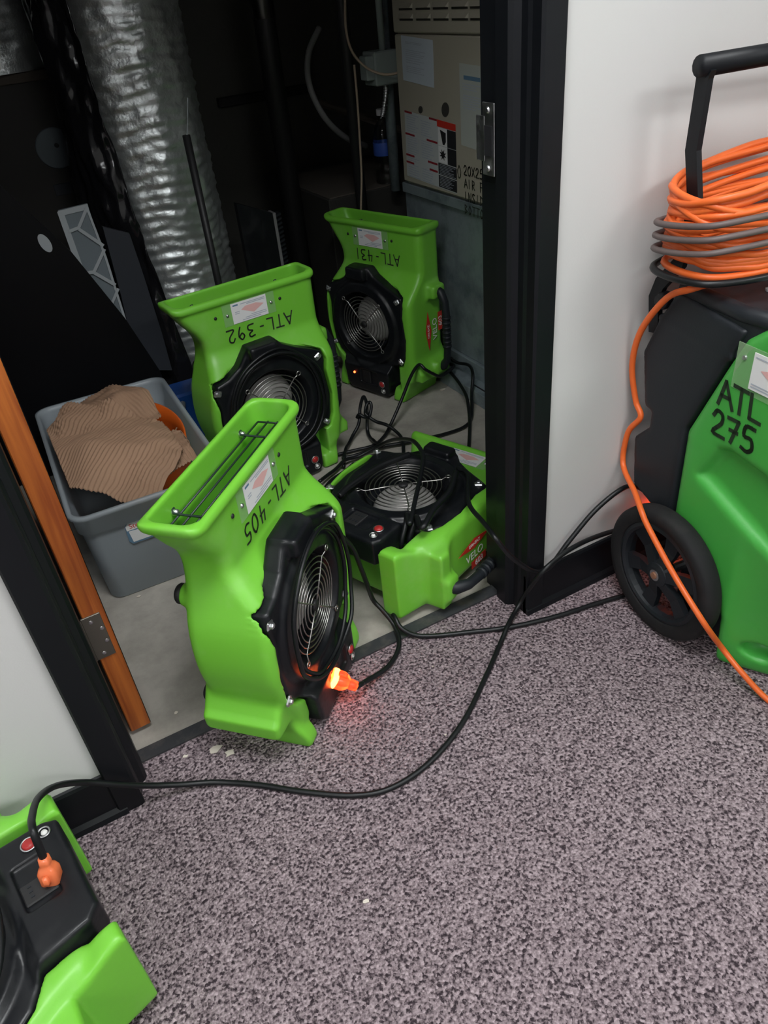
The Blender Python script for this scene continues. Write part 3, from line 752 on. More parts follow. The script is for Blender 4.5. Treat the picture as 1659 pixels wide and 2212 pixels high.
def quadpx(A, u0, u1, v0, v1):
    """sub-rectangle of a pixel quad A (tl,tr,br,bl)"""
    def at(u, v):
        t = [(A[0][k]*(1-u)+A[1][k]*u)*(1-v)+(A[3][k]*(1-u)+A[2][k]*u)*v for k in (0, 1)]
        return tuple(t)
    return [at(u0, v0), at(u1, v0), at(u1, v1), at(u0, v1)]
def lines(A, rows, u0, u1, par, m_, name='print_line', lift=.001, th=.012):
    g = []
    for v in rows:
        uu = u0+(u1-u0)*random.uniform(.6, 1)
        g.append(extrude([fp(x, y, off-.003+lift) for x, y in quadpx(A, u0, uu, v, v+th)], (-1, 0, 0), .0003))
    o = obj(name, join(*g), m_, par); o['kind'] = 'stuff'; return o
Q1 = [(866, 76), (935, 86.5), (938, 190), (871.5, 173)]
d1 = decal('service_sheet', Q1, mat('sheet_blueish', (.56, .62, .68), .7), furn); MATS['filter_card'];
lines(Q1, [.12, .15, .3, .34, .38, .42, .47, .52, .57, .66, .70, .74, .78], .12, .85, d1, M['lgrey'])
Q2 = [(992, 136), (1052, 145), (1054, 332), (997, 313)]
d2_ = decal('rating_sheet', Q2, mat('sheet_greenish', (.46, .49, .45), .7), furn)
decal('sheet_heading', quadpx(Q2, .15, .75, .14, .19), M['lblue'], d2_, lift=.001)
lines(Q2, [.24, .27, .30, .38, .41, .44, .47, .50, .53], .1, .85, d2_, M['lgrey'])
Q3 = [(874, 238), (984, 269), (987.5, 419), (880, 379)]
d3 = decal('warning_label', Q3, mat('sheet_grey', (.52, .55, .55), .7), furn)
for k, (u, v0, v1) in enumerate(((.03, .04, .30), (.31, .08, .30), (.03, .38, .64), (.31, .38, .64), (.03, .70, .74), (.03, .80, .98), (.31, .80, .98))):
    lines(Q3, list(np.arange(v0, v1, .035)), u, u+.25, d3, M['lgrey'], th=.014)
for (u0, u1, v) in ((.0, .14, .0), (.48, .63, .0), (.0, .18, .335), (.42, .63, .335), (.0, .16, .655), (.43, .62, .655), (.0, .15, .765), (.46, .62, .765)):
    decal('red_bar', quadpx(Q3, u0, u1, v, v+.03), M['dred'], d3, lift=.001)
decal('warning_band', quadpx(Q3, .635, 1, .0, .10), M['red'], d3, lift=.0012)
for (v0, v1) in ((.11, .37), (.38, .62)):
    decal('pictogram_field', quadpx(Q3, .65, .82, v0, v1), M['white'], d3, lift=.001)
    decal('black_field', quadpx(Q3, .83, 1.0, v0, v1), M['black'], d3, lift=.001)
decal('hand_pictogram', quadpx(Q3, .69, .78, .14, .35)[:1]+quadpx(Q3, .72, .80, .17, .30)[1:3]+quadpx(Q3, .74, .77, .30, .35)[2:], M['black'], d3, lift=.002)
cpt = [quadpx(Q3, .735+.07*(1 if k % 2 else .45)*math.cos(k*math.pi/8), 1, .50+.085*(1 if k % 2 else .45)*math.sin(k*math.pi/8), 1)[0] for k in range(16)]
decal('burst_pictogram', cpt, M['black'], d3, lift=.002)
for (v0, v1) in ((.635, .80), (.815, .985)):
    bf = decal('black_field', quadpx(Q3, .64, 1.0, v0, v1), M['black'], d3, lift=.001)
    lines(Q3, list(np.arange(v0+.015, v1-.015, .022)), .66, .98, bf, M['lgrey'], lift=.002, th=.006)
for (cx, cy, rx, ry) in ((908.5, 237, 4.5, 8), (962, 237, 8, 16)):
    decal('sight_hole', [(cx+rx*math.cos(k*math.pi/10), cy+ry*math.sin(k*math.pi/10)) for k in range(20)], M['tand'], furn)
def fplace(tx, ty):
    o = fp(1002, 377, off); return (o.x, o.y-tx, o.z+ty)
g = strokes(['20X25X1', 'AIR FILTER', 'INSIDE AT', 'BOTTOM'], .028, .0035, fplace, adv=.8)
o = obj('marker_note', g, M['inkf'], furn); o.matrix_parent_inverse = Matrix.Translation((-(FX+.3), -2.36, -.69))
g = strokes(['O'], .04, .003, lambda a, b: (fp(988, 384, off).x, fp(988, 384, off).y-a, fp(988, 384, off).z+b))
o = obj('marker_note', g, M['inkf'], furn); o.matrix_parent_inverse = Matrix.Translation((-(FX+.3), -2.36, -.69))
# plenum and floor flashing
pl = tag(obj('plenum', bbox(FX+.012, FX+.74, 1.75, 2.66, .112, .688, .003), M['galv']), 'galvanised sheet metal plenum under the tan furnace', 'plenum')
obj('plenum_flange', bbox(FX-.004, FX+.02, 1.76, 2.65, .655, .689, .002), M['galv'], pl)
fl = tag(obj('base_flashing', join(bbox(1.436, 1.62, 1.45, 2.75, -.002, .050, .002), bbox(1.50, 1.62, 1.45, 2.75, .048, .111, .002)), M['galv']), 'folded galvanised base flashing on the concrete floor', 'flashing')
obj('slot', box(1.46, 1.466, 2.02, 2.17, .0495, .0512), M['black'], fl); obj('seam', box(1.438, 1.62, 1.985, 1.990, .0495, .0525), M['galv'], fl)
# insulated foil duct
def duct(cx, cy, r, z0, z1, seed, crk=1.0, nu=170, nv=330):
    def fn(u, v):
        a = 2*math.pi*u; z = z0+(z1-z0)*v
        rr = duct_r(r, a, z, seed, crk)
        return (cx+rr*math.cos(a), cy+rr*math.sin(a), z)
    return grid(nu, nv, fn, True)
def duct_r(r, a, z, seed, crk):
        q = Vector((math.cos(a)*2.2, math.sin(a)*2.2, z*3.0+seed))
        rr = r*(1+.05*mnoise.noise(q))
        ph = (z/.034)+.7*mnoise.noise(Vector((math.cos(a)*1.5, math.sin(a)*1.5, z*2+seed)))
        rr += .0022*math.sin(2*math.pi*ph)
        rr += crk*.006*mnoise.noise(Vector((math.cos(a)*4, math.sin(a)*4, z*38+seed)))
        rr += crk*.0055*abs(mnoise.noise(Vector((math.cos(a)*9, math.sin(a)*9, z*60+seed))))
        return rr
DY = 2.96
dc = P(325, 330, y=DY); DR = .5*abs(P(452, 300, y=DY).x-P(200, 330, y=DY).x)
tag(obj('foil_duct', duct(dc.x, DY+.02, DR, .0, CEIL, 1.7), M['foil'], None, True), 'large silver foil insulated duct rising behind the tub', 'duct')
# black film hanging over the duct's side
def film(u, v):
    a = math.radians(125+(92+38*(1-v)**1.5)*u); z = .05+1.75*v
    rr = DR+.035+.045*mnoise.noise(Vector((a*2.2, z*2.4, 3.3)))+.018*mnoise.noise(Vector((a*8, z*9, 1.1)))+.008*abs(mnoise.noise(Vector((a*20, z*24, 4.1))))
    rr += .05*(1-v)**2
    rr = max(rr, max(duct_r(DR, a+da, z+dz_, 1.7, 1.0) for da in (-.05, 0, .05) for dz_ in (-.012, 0, .012))+.004)      # hangs on the duct, never inside it
    return (dc.x+rr*math.cos(a), DY+.02+rr*math.sin(a), z)
fo = obj('plastic_film', grid(90, 200, film), M['wrap'], None, True); fo.modifiers.new('t', 'SOLIDIFY').thickness = .001
tag(fo, 'crumpled black plastic film draped beside the foil duct', 'plastic film')
# second, darker duct run crossing the upper corner
zt0 = P(40, 158, y=3.30).z
a0 = P(60, 60, y=3.45)
tag(obj('dark_duct', duct(a0.x-.16, 3.45, .19, zt0+.003, CEIL, 8.2, .8, 90, 150), M['foil'], None, True), 'dim crinkled foil duct stub above the dark control box', 'duct')
# dark control box with round dial
cb = P(120, 320, y=3.30)
cbx = tag(obj('control_box', bbox(cb.x-.34, cb.x+.11, 3.30, 3.60, .0, P(40, 158, y=3.30).z, .006), M['box']), 'black control cabinet with a round dial beside the foil duct', 'control box')
zt = P(40, 158, y=3.30).z
obj('cabinet_top_rail', bbox(cb.x-.35, cb.x+.12, 3.288, 3.31, zt-.03, zt+.002, .003), M['ledge'], cbx)
dl = obj('dial', lathe([(0, -.012), (.052, -.012), (.056, -.008), (.066, -.010), (.070, -.004), (.070, 0)], 36, 'y', (cb.x, 3.30, cb.z)), M['fmedia'], cbx, True)
obj('dial_knob', lathe([(0, -.022), (.007, -.021), (.008, -.011)], 14, 'y', (cb.x+.005, 3.30, cb.z+.01)), M['black'], dl)
obj('name_plate', bbox(cb.x-.05, cb.x+.06, 3.296, 3.301, cb.z-.16, cb.z-.12, .001), M['dpanel'], cbx)
# boards and a filter propped behind the tub
def board(name, px, y, th, m_, label, cat, lean=.0):
    A = [P(x, yy, y=y+lean*(1-yy/900.)) for x, yy in px]
    n = (A[1]-A[0]).cross(A[-1]-A[0]).normalized()
    if n.y < 0: n = -n
    return tag(obj(name, extrude(A, n, th), m_), label, cat), A, n
by = 2.60
def onboard(px, py): return P(px, py, y=by)
bA = [P(x, yy, y=by) for x, yy in ((-120, 290), (155, 545), (270, 687), (345, 800), (385, 900), (300, 1130), (-60, 1080))]
lowz = min(p.z for p in bA)
for p in bA:
    if p.z < .02: p.z = .0
bd = tag(obj('black_board', extrude(bA, (0, 1, 0), .02), M['bpanel']), 'glossy black board leaning behind the tub with a white round spot', 'board')
obj('round_spot', extrude([P(97+15*math.cos(k*math.pi/10)+6*math.sin(k*math.pi/10), 525+19*math.sin(k*math.pi/10)+5*math.cos(k*math.pi/10), y=by-.001) for k in range(20)][::-1], (0, -1, 0), .002), M['fframe'], bd)
fy = 2.66
fa = empty('air_filter', P(200, 600, y=fy), 0, 'white lattice framed air filter standing between black and slate boards', 'air filter')
fin = Matrix.Translation(-Vector(P(200, 600, y=fy)))
def fpart(name, px, th, m_, lift):
    o = obj(name, extrude([P(x, y, y=fy-lift) for x, y in px], (0, 1, 0), th), m_, fa); o.matrix_parent_inverse = fin; return o
fpart('filter_media', [(127, 456), (189, 441), (274, 702), (240, 790), (205, 700)], .018, M['fmedia'], 0)
FBN = [0]
def fbar(pts, wd):
    for (a, b) in zip(pts[:-1], pts[1:]):
        d = np.array(b, float)-np.array(a, float); L_ = np.linalg.norm(d); d /= L_; n = np.array([-d[1], d[0]])*wd/2
        fpart('lattice_bar', [tuple(np.array(a)-n-d*wd*.3), tuple(np.array(b)-n+d*wd*.3), tuple(np.array(b)+n+d*wd*.3), tuple(np.array(a)+n-d*wd*.3)], .004, M['fframe'], .0035+.0004*FBN[0]); FBN[0] += 1
fbar([(130, 461), (187, 447)], 12); fbar([(131, 460), (170, 570), (215, 690), (240, 780)], 13); fbar([(187, 447), (228, 555), (270, 690)], 5)
fbar([(187, 450), (170, 492), (150, 500)], 7); fbar([(172, 496), (222, 530)], 7); fbar([(225, 540), (203, 588), (185, 590)], 7); fbar([(205, 590), (248, 615)], 7); fbar([(255, 625), (240, 660), (225, 690)], 6)
slA = [P(x, yy, y=2.70) for x, yy in ((222, 490), (280, 505), (312, 600), (350, 720), (372, 800), (300, 800), (262, 640))]
tag(obj('slate_panel', extrude(slA+[], (0, 1, 0), .02), M['dpanel']), 'slate grey panel standing between the air filter and the duct', 'panel')
# floor posts / pipes
def vpipe(name, px0, px1, y, wpx, m_, label, z0=0, z1=CEIL, cat='pipe'):
    p = P(*px0, y=y); r = wpx/2/F*math.sqrt(p.x**2+p.y**2+(p.z-CAMH)**2)
    return tag(obj(name, tube([(p.x, y, z0), (p.x, y, z1)], r, 18), m_, None, True), label, cat), p, r
pole_top = P(402, 292, y=2.60)
po = tag(obj('black_pole', tube([(pole_top.x, 2.60, 0), (pole_top.x, 2.60, pole_top.z)], .0125, 14), M['pipe'], None, True), 'thin black pole standing in front of the foil duct', 'pole')
obj('pole_wire', tube(catmull([(pole_top.x, 2.60, pole_top.z-.01), (pole_top.x+.012, 2.60, pole_top.z+.03), (pole_top.x+.03, 2.60, pole_top.z+.10)], 6), .002, 6), M['fframe'], po, True)
pp, pq, pr_ = vpipe('vent_pipe', (595, 200), (640, 550), 3.10, 40, M['pipe'], 'thick black vent pipe with a bright metal sleeve')
sz = P(567, 40, y=3.10).z
obj('sleeve', tube([(pq.x, 3.10, sz), (pq.x, 3.10, CEIL)], pr_*1.06, 18), M['silver'], pp, True)
vpipe('gas_pipe', (757, 200), (780, 400), 2.78, 22, M['pipe'], 'slim black gas pipe beside the beige wire')
# dark box between pipes and furnace, with dusty ledge
q0 = P(645, 300, y=3.2); q1 = P(745, 335, y=2.75); q2 = P(870, 400, x=1.52)
bz = P(830, 398, y=2.91).z
rb = tag(obj('return_box', bbox(P(640, 300, y=3.1).x, 2.2, 2.86, 3.5, 0, bz, .004), M['box']), 'black return air box behind the standing air mover with dusty top', 'return box')
obj('dust_top', bbox(P(640, 300, y=3.1).x+.01, 2.19, 2.87, 3.4, bz-.001, bz+.004, .001), M['ledge'], rb)
brc = tag(obj('cross_brace', tube([P(690, 222, y=3.3), P(870, 282, y=2.95)], .014, 8), M['ledge']), 'dim grey cross brace behind the slim pipe', 'brace')
tag(obj('wall_rail', bbox(P(470, 215, y=3.78).x, P(580, 205, y=3.78).x+.2, 3.77, 3.8, P(520, 215, y=3.78).z-.02, P(520, 215, y=3.78).z+.02, .003), M['pipe']), 'dark rail fixed across the back block wall', 'rail')
tag(obj('grey_conduit', tube(catmull([P(690, 60, y=2.95), P(668, 110, y=2.93), P(665, 165, y=2.9), P(680, 215, y=2.88), P(708, 262, y=2.88), P(748, 298, y=2.92), P(790, 315, y=3.0)], 8), .011, 8), M['gconduit'], None, True), 'grey flexible conduit bowing behind the slim pipe', 'conduit')
tag(obj('beige_wire', tube(catmull([P(745, -20, y=2.70), P(747, 60, y=2.7), P(760, 110, y=2.7), P(790, 145, y=2.68), P(830, 161, y=2.65), P(868, 156, y=2.63)], 8), .0045, 6), M['beige'], None, True), 'beige thermostat wire curving into the furnace side', 'wire')
tag(obj('hanging_wire', tube(catmull([P(765, 140, y=2.745), P(772, 220, y=2.745), P(777, 300, y=2.745), P(781, 380, y=2.745), P(780, 440, y=2.75), P(779, 520, y=2.755)], 8), .0042, 6), M['beige'], None, True), 'pale wire hanging straight down behind the marked 431 air mover', 'wire')
# gas valve and flexible connector, bottle under it
vy = 2.72
v0 = P(825, 130, y=vy)
vt = tag(obj('gas_valve', join(bbox(v0.x-.045, v0.x+.05, vy-.03, vy+.06, v0.z-.075, v0.z+.03, .004), bbox(v0.x-.075, v0.x-.04, vy-.02, vy+.03, v0.z-.055, v0.z+.02, .003)), M['valve']), 'grey gas valve block beside the furnace', 'valve')
obj('valve_stem', tube([(v0.x+.005, vy, v0.z+.03), (v0.x+.005, vy, v0.z+.45)], .012, 10), M['valve'], vt, True)
obj('valve_stem', tube([(v0.x+.045, vy+.05, v0.z-.45), (v0.x+.045, vy+.05, v0.z+.5)], .020, 12), M['galv'], vt, True)
fl_pts = catmull([P(832, 172, y=vy), P(834, 200, y=vy), P(830, 230, y=vy), P(826, 252, y=vy)], 14)
tag(obj('flex_connector', tube(fl_pts, [.0095+.0022*math.cos(k*2.1) for k in range(len(fl_pts))], 10), M['steel'], None, True), 'ribbed steel flexible connector hanging under the gas valve', 'connector')
bp_ = P(828, 262, y=vy-.05); bzt = bp_.z; bzb = bz+.005
hb = bzt-bzb
bx_ = P(830, 330, y=2.91).x
bot = empty('water_bottle', (bx_, 2.91, bzb), 0, 'clear plastic water bottle with blue band on the dusty box', 'bottle')
hb = .21; bot.scale = (1.25, 1.25, 1.25)
obj('bottle_body', lathe([(0, .0), (.028, 0), (.033, .006), (.033, .03), (.031, .034), (.033, .038), (.033, .055), (.031, .06), (.033, .065), (.033, .125), (.031, .14), (.022, .172), (.0125, .186), (.0125, hb)], 28), M['pet'], bot, True)
obj('bottle_band', lathe([(.0335, .085), (.0338, .086), (.0338, .122), (.0335, .123)], 28), M['blab'], bot, True)
obj('bottle_cap', lathe([(.015, hb-.012), (.0152, hb+.004), (.013, hb+.006), (0, hb+.006)], 20), M['white'], bot, True)
# pleated black filter box leaning behind the 392 fan
pb = P(560, 560, y=2.75)
px0, px1 = P(505, 470, y=2.82), P(592, 480, y=2.82)
fb = empty('pleated_filter', (pb.x, 2.82, 0), 0, 'black framed pleated filter box behind the air movers', 'air filter')
zt = P(590, 460, y=2.82).z
fbm = [(px0.x-pb.x+.02, 0), (px1.x-pb.x, 0), (px1.x-pb.x, zt), (px0.x-pb.x+.02, zt+.06)]
obj('filter_frame', extrude([(a, 0, b) for a, b in fbm], (0, 1, 0), .03), M['bplast'], fb)
obj('filter_edge', bbox(px1.x-pb.x, px1.x-pb.x+.012, -.002, .05, 0, zt, .002), M['gconduit'], fb)
for k in range(16):
    z_ = zt-.012-.016*k
    obj('pleat', extrude([(px1.x-pb.x+.012, .004, z_), (px1.x-pb.x+.034, .004, z_+.006), (px1.x-pb.x+.034, .004, z_-.001), (px1.x-pb.x+.012, .004, z_-.008)], (0, 1, 0), .04), M['gplast'], fb)

# ================================================================== DEHUMIDIFIER
DA = math.radians(-95); DO = Vector((1.14, .754, 0))
dm = Matrix.Translation(DO) @ Matrix.Rotation(DA, 4, 'Z')
dmi = dm.inverted()
deh = empty('dehumidifier', mw=dm, label='tall green and black portable dehumidifier on wheels marked 275', cat='dehumidifier')
def DH(px, py, d=0.0):
    """pixel direction met with the dehumidifier's side plane, shifted by depth d; local coordinates"""
    v = Vector(ray(px, py)); n = (dm.to_3x3() @ Vector((0, 1, 0))); o = dm @ Vector((0, d, 0)); C = Vector((0, 0, CAMH))
    t = (o-C).dot(n)/v.dot(n)
    return dmi @ (C+v*t)
DW = .46
def dbody():
    h = .0065; U, D, Z = axes((-.22, -.03, -.02), (.36, .49, .85), h)
    pg = [(-.182, .515), (-.182, .275), (-.12, .262), (-.045, .21), (-.006, .13), (.004, .008), (.02, 0), (.30, 0), (.33, .08), (.335, .55), (.26, .74), (.14, .81), (0, .800), (-.040, .786), (-.080, .752), (-.112, .682)]
    d2 = poly2d(pg, U[:, 0, :], Z[:, 0, :])[:, None, :]
    ins = .75*np.clip(U-.01, 0, 1)*np.clip((.40-Z)/.40, 0, 1)
    dd = np.maximum(ins-D, D-(DW-ins))
    d = smax(d2+np.zeros_like(D), dd, .030)
    rc = poly2d([(-.125, .435), (-.085, .515), (-.06, .525), (.10, .505), (.30, .48), (.30, .2), (.18, .28), (.07, .365)], U[:, 0, :], Z[:, 0, :])[:, None, :]
    rec = smax(rc+np.zeros_like(D), D-.022-.06*np.clip(.40-Z, 0, 1)*0-.75*np.clip(U-.01, 0, 1)*np.clip((.40-Z)/.40, 0, 1), .02); d = smax(d, -rec, .018)
    gr = np.sqrt((U-.085)**2+((Z-.075)*1.6)**2+(D-.05)**2)-.040; d = smax(d, -gr, .012)
    V, Q = snets(d, (-.22, -.03, -.02), h)
    return sdmesh('front_shell', V, Q)
def dback():
    h = .006; U, D, Z = axes((-.36, -.03, .24), (-.05, .49, .81), h)
    pg = [(-.318, .305), (-.333, .424), (-.290, .470), (-.290, .508), (-.313, .514), (-.336, .635), (-.300, .719), (-.268, .775), (-.250, .786), (-.080, .765), (-.084, .750), (-.114, .680), (-.185, .514), (-.185, .277), (-.20, .262)]
    d2 = poly2d(pg, U[:, 0, :], Z[:, 0, :])[:, None, :]
    d = smax(d2+np.zeros_like(D), np.maximum(.004-D, D-(DW-.004)), .012)
    ll = [(-.262, .775), (-.30, .715)]
    rib = np.sqrt((Z-(.722-.10*(U+.29)))**2+(D-.012)**2)-.006
    d = np.where((U > -.30) & (U < -.10), smin(d, rib, .008), d)
    V, Q = snets(d, (-.36, -.03, .24), h)
    return sdmesh('rear_shell', V, Q)
obj('front_shell', dbody(), M['dgreen'], deh); obj('rear_shell', dback(), M['gplast'], deh)
dk = obj('top_deck', join(bbox(-.262, .20, .012, DW-.012, .70, .789, .006)), M['gplast'], deh)
obj('deck_rail', tube([(-.258, .022, .792), (-.10, .022, .786), (.02, .022, .798)], .016, 12), M['gplast'], dk, True)
# honeycomb intake grille on the deck
g = []
for i in range(12):
    for j in range(14):
        cx, cy = -.165+.021*i+.0105*(j % 2), .08+.0182*j
        if (cx+.06)**2+(cy-.20)**2 > .0135: continue
        g.append(extrude([(cx+.0105*math.sin(k*math.pi/3), cy+.0105*math.cos(k*math.pi/3), .7895) for k in range(6)][::-1], (0, 0, 1), .004))
gr = obj('honeycomb_grille', join(*g), M['fframe'], dk); gr['kind'] = 'stuff'
obj('rear_base', bbox(-.16, .01, .03, DW-.03, .02, .28, .01), M['gplast'], deh)
obj('axle', tube([(-.151, -.03, .164), (-.151, DW+.03, .164)], .012, 12), M['steel'], deh)
def wheel():
    tyre = lathe([(.128, -.046), (.140, -.052), (.156, -.050), (.163, -.042), (.164, -.026), (.163, -.012), (.155, -.004), (.13, -.003), (.125, -.010), (.124, -.04), (.128, -.046)], 56, 'y')
    rim = [lathe([(.127, -.043), (.118, -.046), (.112, -.042), (.108, -.030), (.108, -.014), (.127, -.014)], 48, 'y'),
           lathe([(0, -.050), (.020, -.050), (.030, -.046), (.034, -.036), (.034, -.014), (0, -.014)], 28, 'y')]
    for k in range(6):
        a = 2*math.pi*k/6+.3; c, s_ = math.cos(a), math.sin(a)
        V = []
        for r, w0, y0 in ((.028, .013, -.044), (.07, .016, -.032), (.112, .021, -.036)):
            for sg in (-1, 1):
                for yy in (y0, y0+.014): V.append((r*c-sg*w0*s_, yy, r*s_+sg*w0*c))
        Fc = []
        for q in range(2):
            b = q*4; Fc += [(b, b+4, b+6, b+2), (b+1, b+3, b+7, b+5), (b, b+1, b+5, b+4), (b+2, b+6, b+7, b+3)]
        rim.append((V, Fc))
    web = lathe([(.034, -.020), (.112, -.020)], 48, 'y')
    return tyre, join(*rim)
ty, rm = wheel(); wm = None
for sg in (0, 1):
    wl = empty('wheel', (0, 0, 0)); wl.parent = deh
    wl.location = (-.151, 0 if sg == 0 else DW, .164); wl.rotation_euler = (0, 0, 0 if sg == 0 else math.pi)
    if wm is None:
        a_ = obj('tyre', ty, M['tyre'], wl, True); b_ = obj('wheel_rim', rm, M['gplast'], wl); c_ = obj('axle_bolt', lathe([(0, -.0555), (.008, -.055), (.009, -.049)], 16, 'y'), mat('rusty_bolt', (.30, .14, .08), .6), wl)
        d_ = obj('washer', lathe([(.0085, -.0515), (.014, -.0515), (.014, -.049)], 18, 'y'), M['steel'], wl); wm = (a_.data, b_.data, c_.data, d_.data)
    else:
        for nm, me in zip(('tyre', 'wheel_rim', 'axle_bolt', 'washer'), wm): obj(nm, me, None, wl)
# push handle: flat posts and a round grip
def flatbar(pts, w_, t_):
    """bar in the (u,z) plane swept along pts; width w_ in-plane, thickness t_ along depth"""
    V = []; n = len(pts)
    for i, (u, d, z) in enumerate(pts):
        a = np.array(pts[max(i-1, 0)]); b = np.array(pts[min(i+1, n-1)]); t = b-a; t /= np.linalg.norm(t); nn = np.array([-t[2], 0, t[0]])
        for sg, dd in ((-1, -1), (1, -1), (1, 1), (-1, 1)):
            V.append(tuple(np.array((u, d, z))+nn*w_/2*sg+np.array((0, dd*t_/2, 0))))
    Fc = [(i*4+k, i*4+(k+1) % 4, i*4+4+(k+1) % 4, i*4+4+k) for i in range(n-1) for k in range(4)]
    return V, Fc+[(3, 2, 1, 0), tuple((n-1)*4+k for k in range(4))]
hnd = empty('push_handle', (0, 0, 0)); hnd.parent = deh
for d_ in (.018, DW-.018):
    obj('post', flatbar([(-.318, d_, .68), (-.330, d_, .752), (-.318, d_, .785), (-.276, d_, .835), (-.256, d_, .94), (-.281, d_, 1.036), (-.277, d_, 1.150), (-.272, d_, 1.166)], .028, .012), M['blackpaint'], hnd)
obj('grip', tube([(-.278, .004, 1.168), (-.278, DW-.004, 1.168)], .0175, 14), M['blackrub'], hnd, True)
for d_ in (.018, DW-.018): obj('pivot_knob', lathe([(0, -.022), (.014, -.022), (.018, -.012), (.018, 0)], 14, 'y', (-.30, d_+.004, .755)), M['bplast'], hnd, True)
# asset card and marker text on its side
def dpl(off_): return lambda a, b: (a, off_, b)
cd = obj('card_sleeve', bbox(-.085, .08, -.0012, .0006, .645, .735, .0004), M['clear'], deh); cd.location = (.0, 0, .012)
ac = obj('asset_card', box(-.045, .075, -.0028, -.0010, .658, .728), M['white'], deh); ac.location = (0, 0, .012)
obj('card_arrow', ([(-.025, -.0034, .700), (.02, -.0034, .712), (.065, -.0034, .690), (.02, -.0034, .674)][::-1], [(0, 1, 2, 3)]), M['pink'], ac)
cl_ = obj('card_lines', join(*[([(a, -.0034, z), (b, -.0034, z), (b, -.0034, z+.0025), (a, -.0034, z+.0025)], [(0, 1, 2, 3)]) for a, b, z in ((-.04, -.01, .719), (-.04, .05, .668), (-.04, .04, .663))]), M['lgrey'], ac); cl_['kind'] = 'stuff'
obj('sleeve_screw', lathe([(0, -.004), (.004, -.0035), (.005, 0)], 10, 'y', (-.066, 0, .722)), M['steel'], deh)
p0 = DH(1556, 868); obj('marker_text', strokes(['ATL', '275'], .050, .0080, lambda a, b: (p0.x+a-b*.12+(-.004 if b > -.01 else -.014), -.0014, p0.z-.004+b), adv=.74, leading=1.30), M['ink'], deh)

# ================================================================== ORANGE EXTENSION CORD: coil on the handle, tail to the floor
rg = random.Random(5)
def oval(a, p=.65):
    c, s_ = math.cos(a), math.sin(a)
    return math.copysign(abs(c)**p, c), math.copysign(abs(s_)**p, s_)
cpts = []
NL = 21
for k in range(NL):
    uc = -.232+rg.uniform(-.004, .004); su = .100+rg.uniform(-.004, .003); sd = .256+rg.uniform(-.005, .004); zc = .985-.0062*k+rg.uniform(-.010, .010)
    t1, t2 = rg.uniform(-.035, .035), rg.uniform(-.03, .03)
    for j in range(16):
        a = 2*math.pi*j/16; ou, od = oval(a)
        cpts.append((uc+su*ou, DW/2+sd*od, max(.842, zc+t1*math.cos(a)+t2*math.sin(a)-.006*j/16+rg.uniform(-.004, .004))))
tail = [(-.185, .035, .822), (-.212, -.006, .808), (-.262, -.016, .778), (-.325, -.014, .690), (-.350, -.006, .600), (-.340, .006, .515), (-.318, .006, .482), (-.346, .0, .43), (-.346, -.004, .345)]
tail += [DH(1372, 1065, -.045), DH(1386, 1105, -.068), DH(1402, 1142, -.070), DH(1455, 1240, -.069), DH(1520, 1345, -.068)]
tail += [dmi @ P(1560, 1400, z=.075), dmi @ P(1600, 1450, z=.048), dmi @ P(1659, 1512, z=.008), dmi @ P(1760, 1585, z=.007)]
oc = obj('extension_cord', tube(catmull(cpts+[tuple(t) for t in tail], 6), .0068, 8), M['ocord'], None, True)
oc.matrix_world = dm
tag(oc, 'orange extension cord coiled on the dehumidifier handle with its tail on the carpet', 'extension cord')
gp = []
for k in range(3):
    for j in range(16):
        a = 2*math.pi*j/16; ou, od = oval(a); gp.append((-.232+.1198*ou, DW/2+.2755*od, .945-.024*k-.024*j/16+.030*math.cos(a)))
gc = obj('spare_cable', tube(catmull(gp, 6), .0058, 8), M['gcord'], None, True); gc.matrix_world = dm
tag(gc, 'dull grey cord wound among the orange coil on the dehumidifier handle', 'cord')
bp2 = []
for j in range(17):
    a = 2*math.pi*j/16; ou, od = oval(a); bp2.append((-.232+.1175*ou, DW/2+.272*od, .832+.006*math.cos(a)))
bc = obj('black_loop', tube(catmull(bp2, 6), .0068, 8), M['cord'], None, True); bc.matrix_world = dm
tag(bc, 'black cord loop under the orange coil on the dehumidifier', 'cord')
wt = tag(obj('warning_tag', box(-.121, -.119, .10, .14, .925, .945), M['white']), 'small white tag caught in the orange cord coil', 'tag'); wt.matrix_world = dm
yt = tag(obj('yellow_tie', box(-.121, -.119, .105, .15, .870, .880), mat('yellow_tie', (.75, .50, .02), .5)), 'yellow tie strip round the orange cord coil', 'tie'); yt.matrix_world = dm

# ================================================================== BLACK POWER CORDS AND LIT PLUGS
LAID = []
def cord(name, pts, label, r=.0061, m_=None, over=True, hold=0.0):
    q = np.array(catmull([tuple(p) for p in pts], 10))
    if over and LAID:
        for _ in range(8):
            lift = np.zeros(len(q))
            for B, rb in LAID:
                dxy = np.linalg.norm(q[:, None, :2]-B[None, :, :2], axis=2); g_ = r+rb+.0015
                dz = q[:, None, 2]-B[None, :, 2]
                need = np.where((dxy < g_) & (np.abs(dz) < g_), np.sqrt(np.maximum(g_*g_-dxy*dxy, 0))-dz, 0)
                lift = np.maximum(lift, need.max(1))
            arc = np.concatenate([[0], np.cumsum(np.linalg.norm(np.diff(q, axis=0), axis=1))]); lift[arc < hold] = 0
            if lift.max() <= 1e-5: break
            kern = np.exp(-((arc[:, None]-arc[None, :])/.03)**2)
            q[:, 2] += (kern*lift[None, :]).max(1)
    LAID.append((q, r))
    return tag(obj(name, tube(list(q), r, 8), m_ or M['cord'], None, True), label, 'power cord')
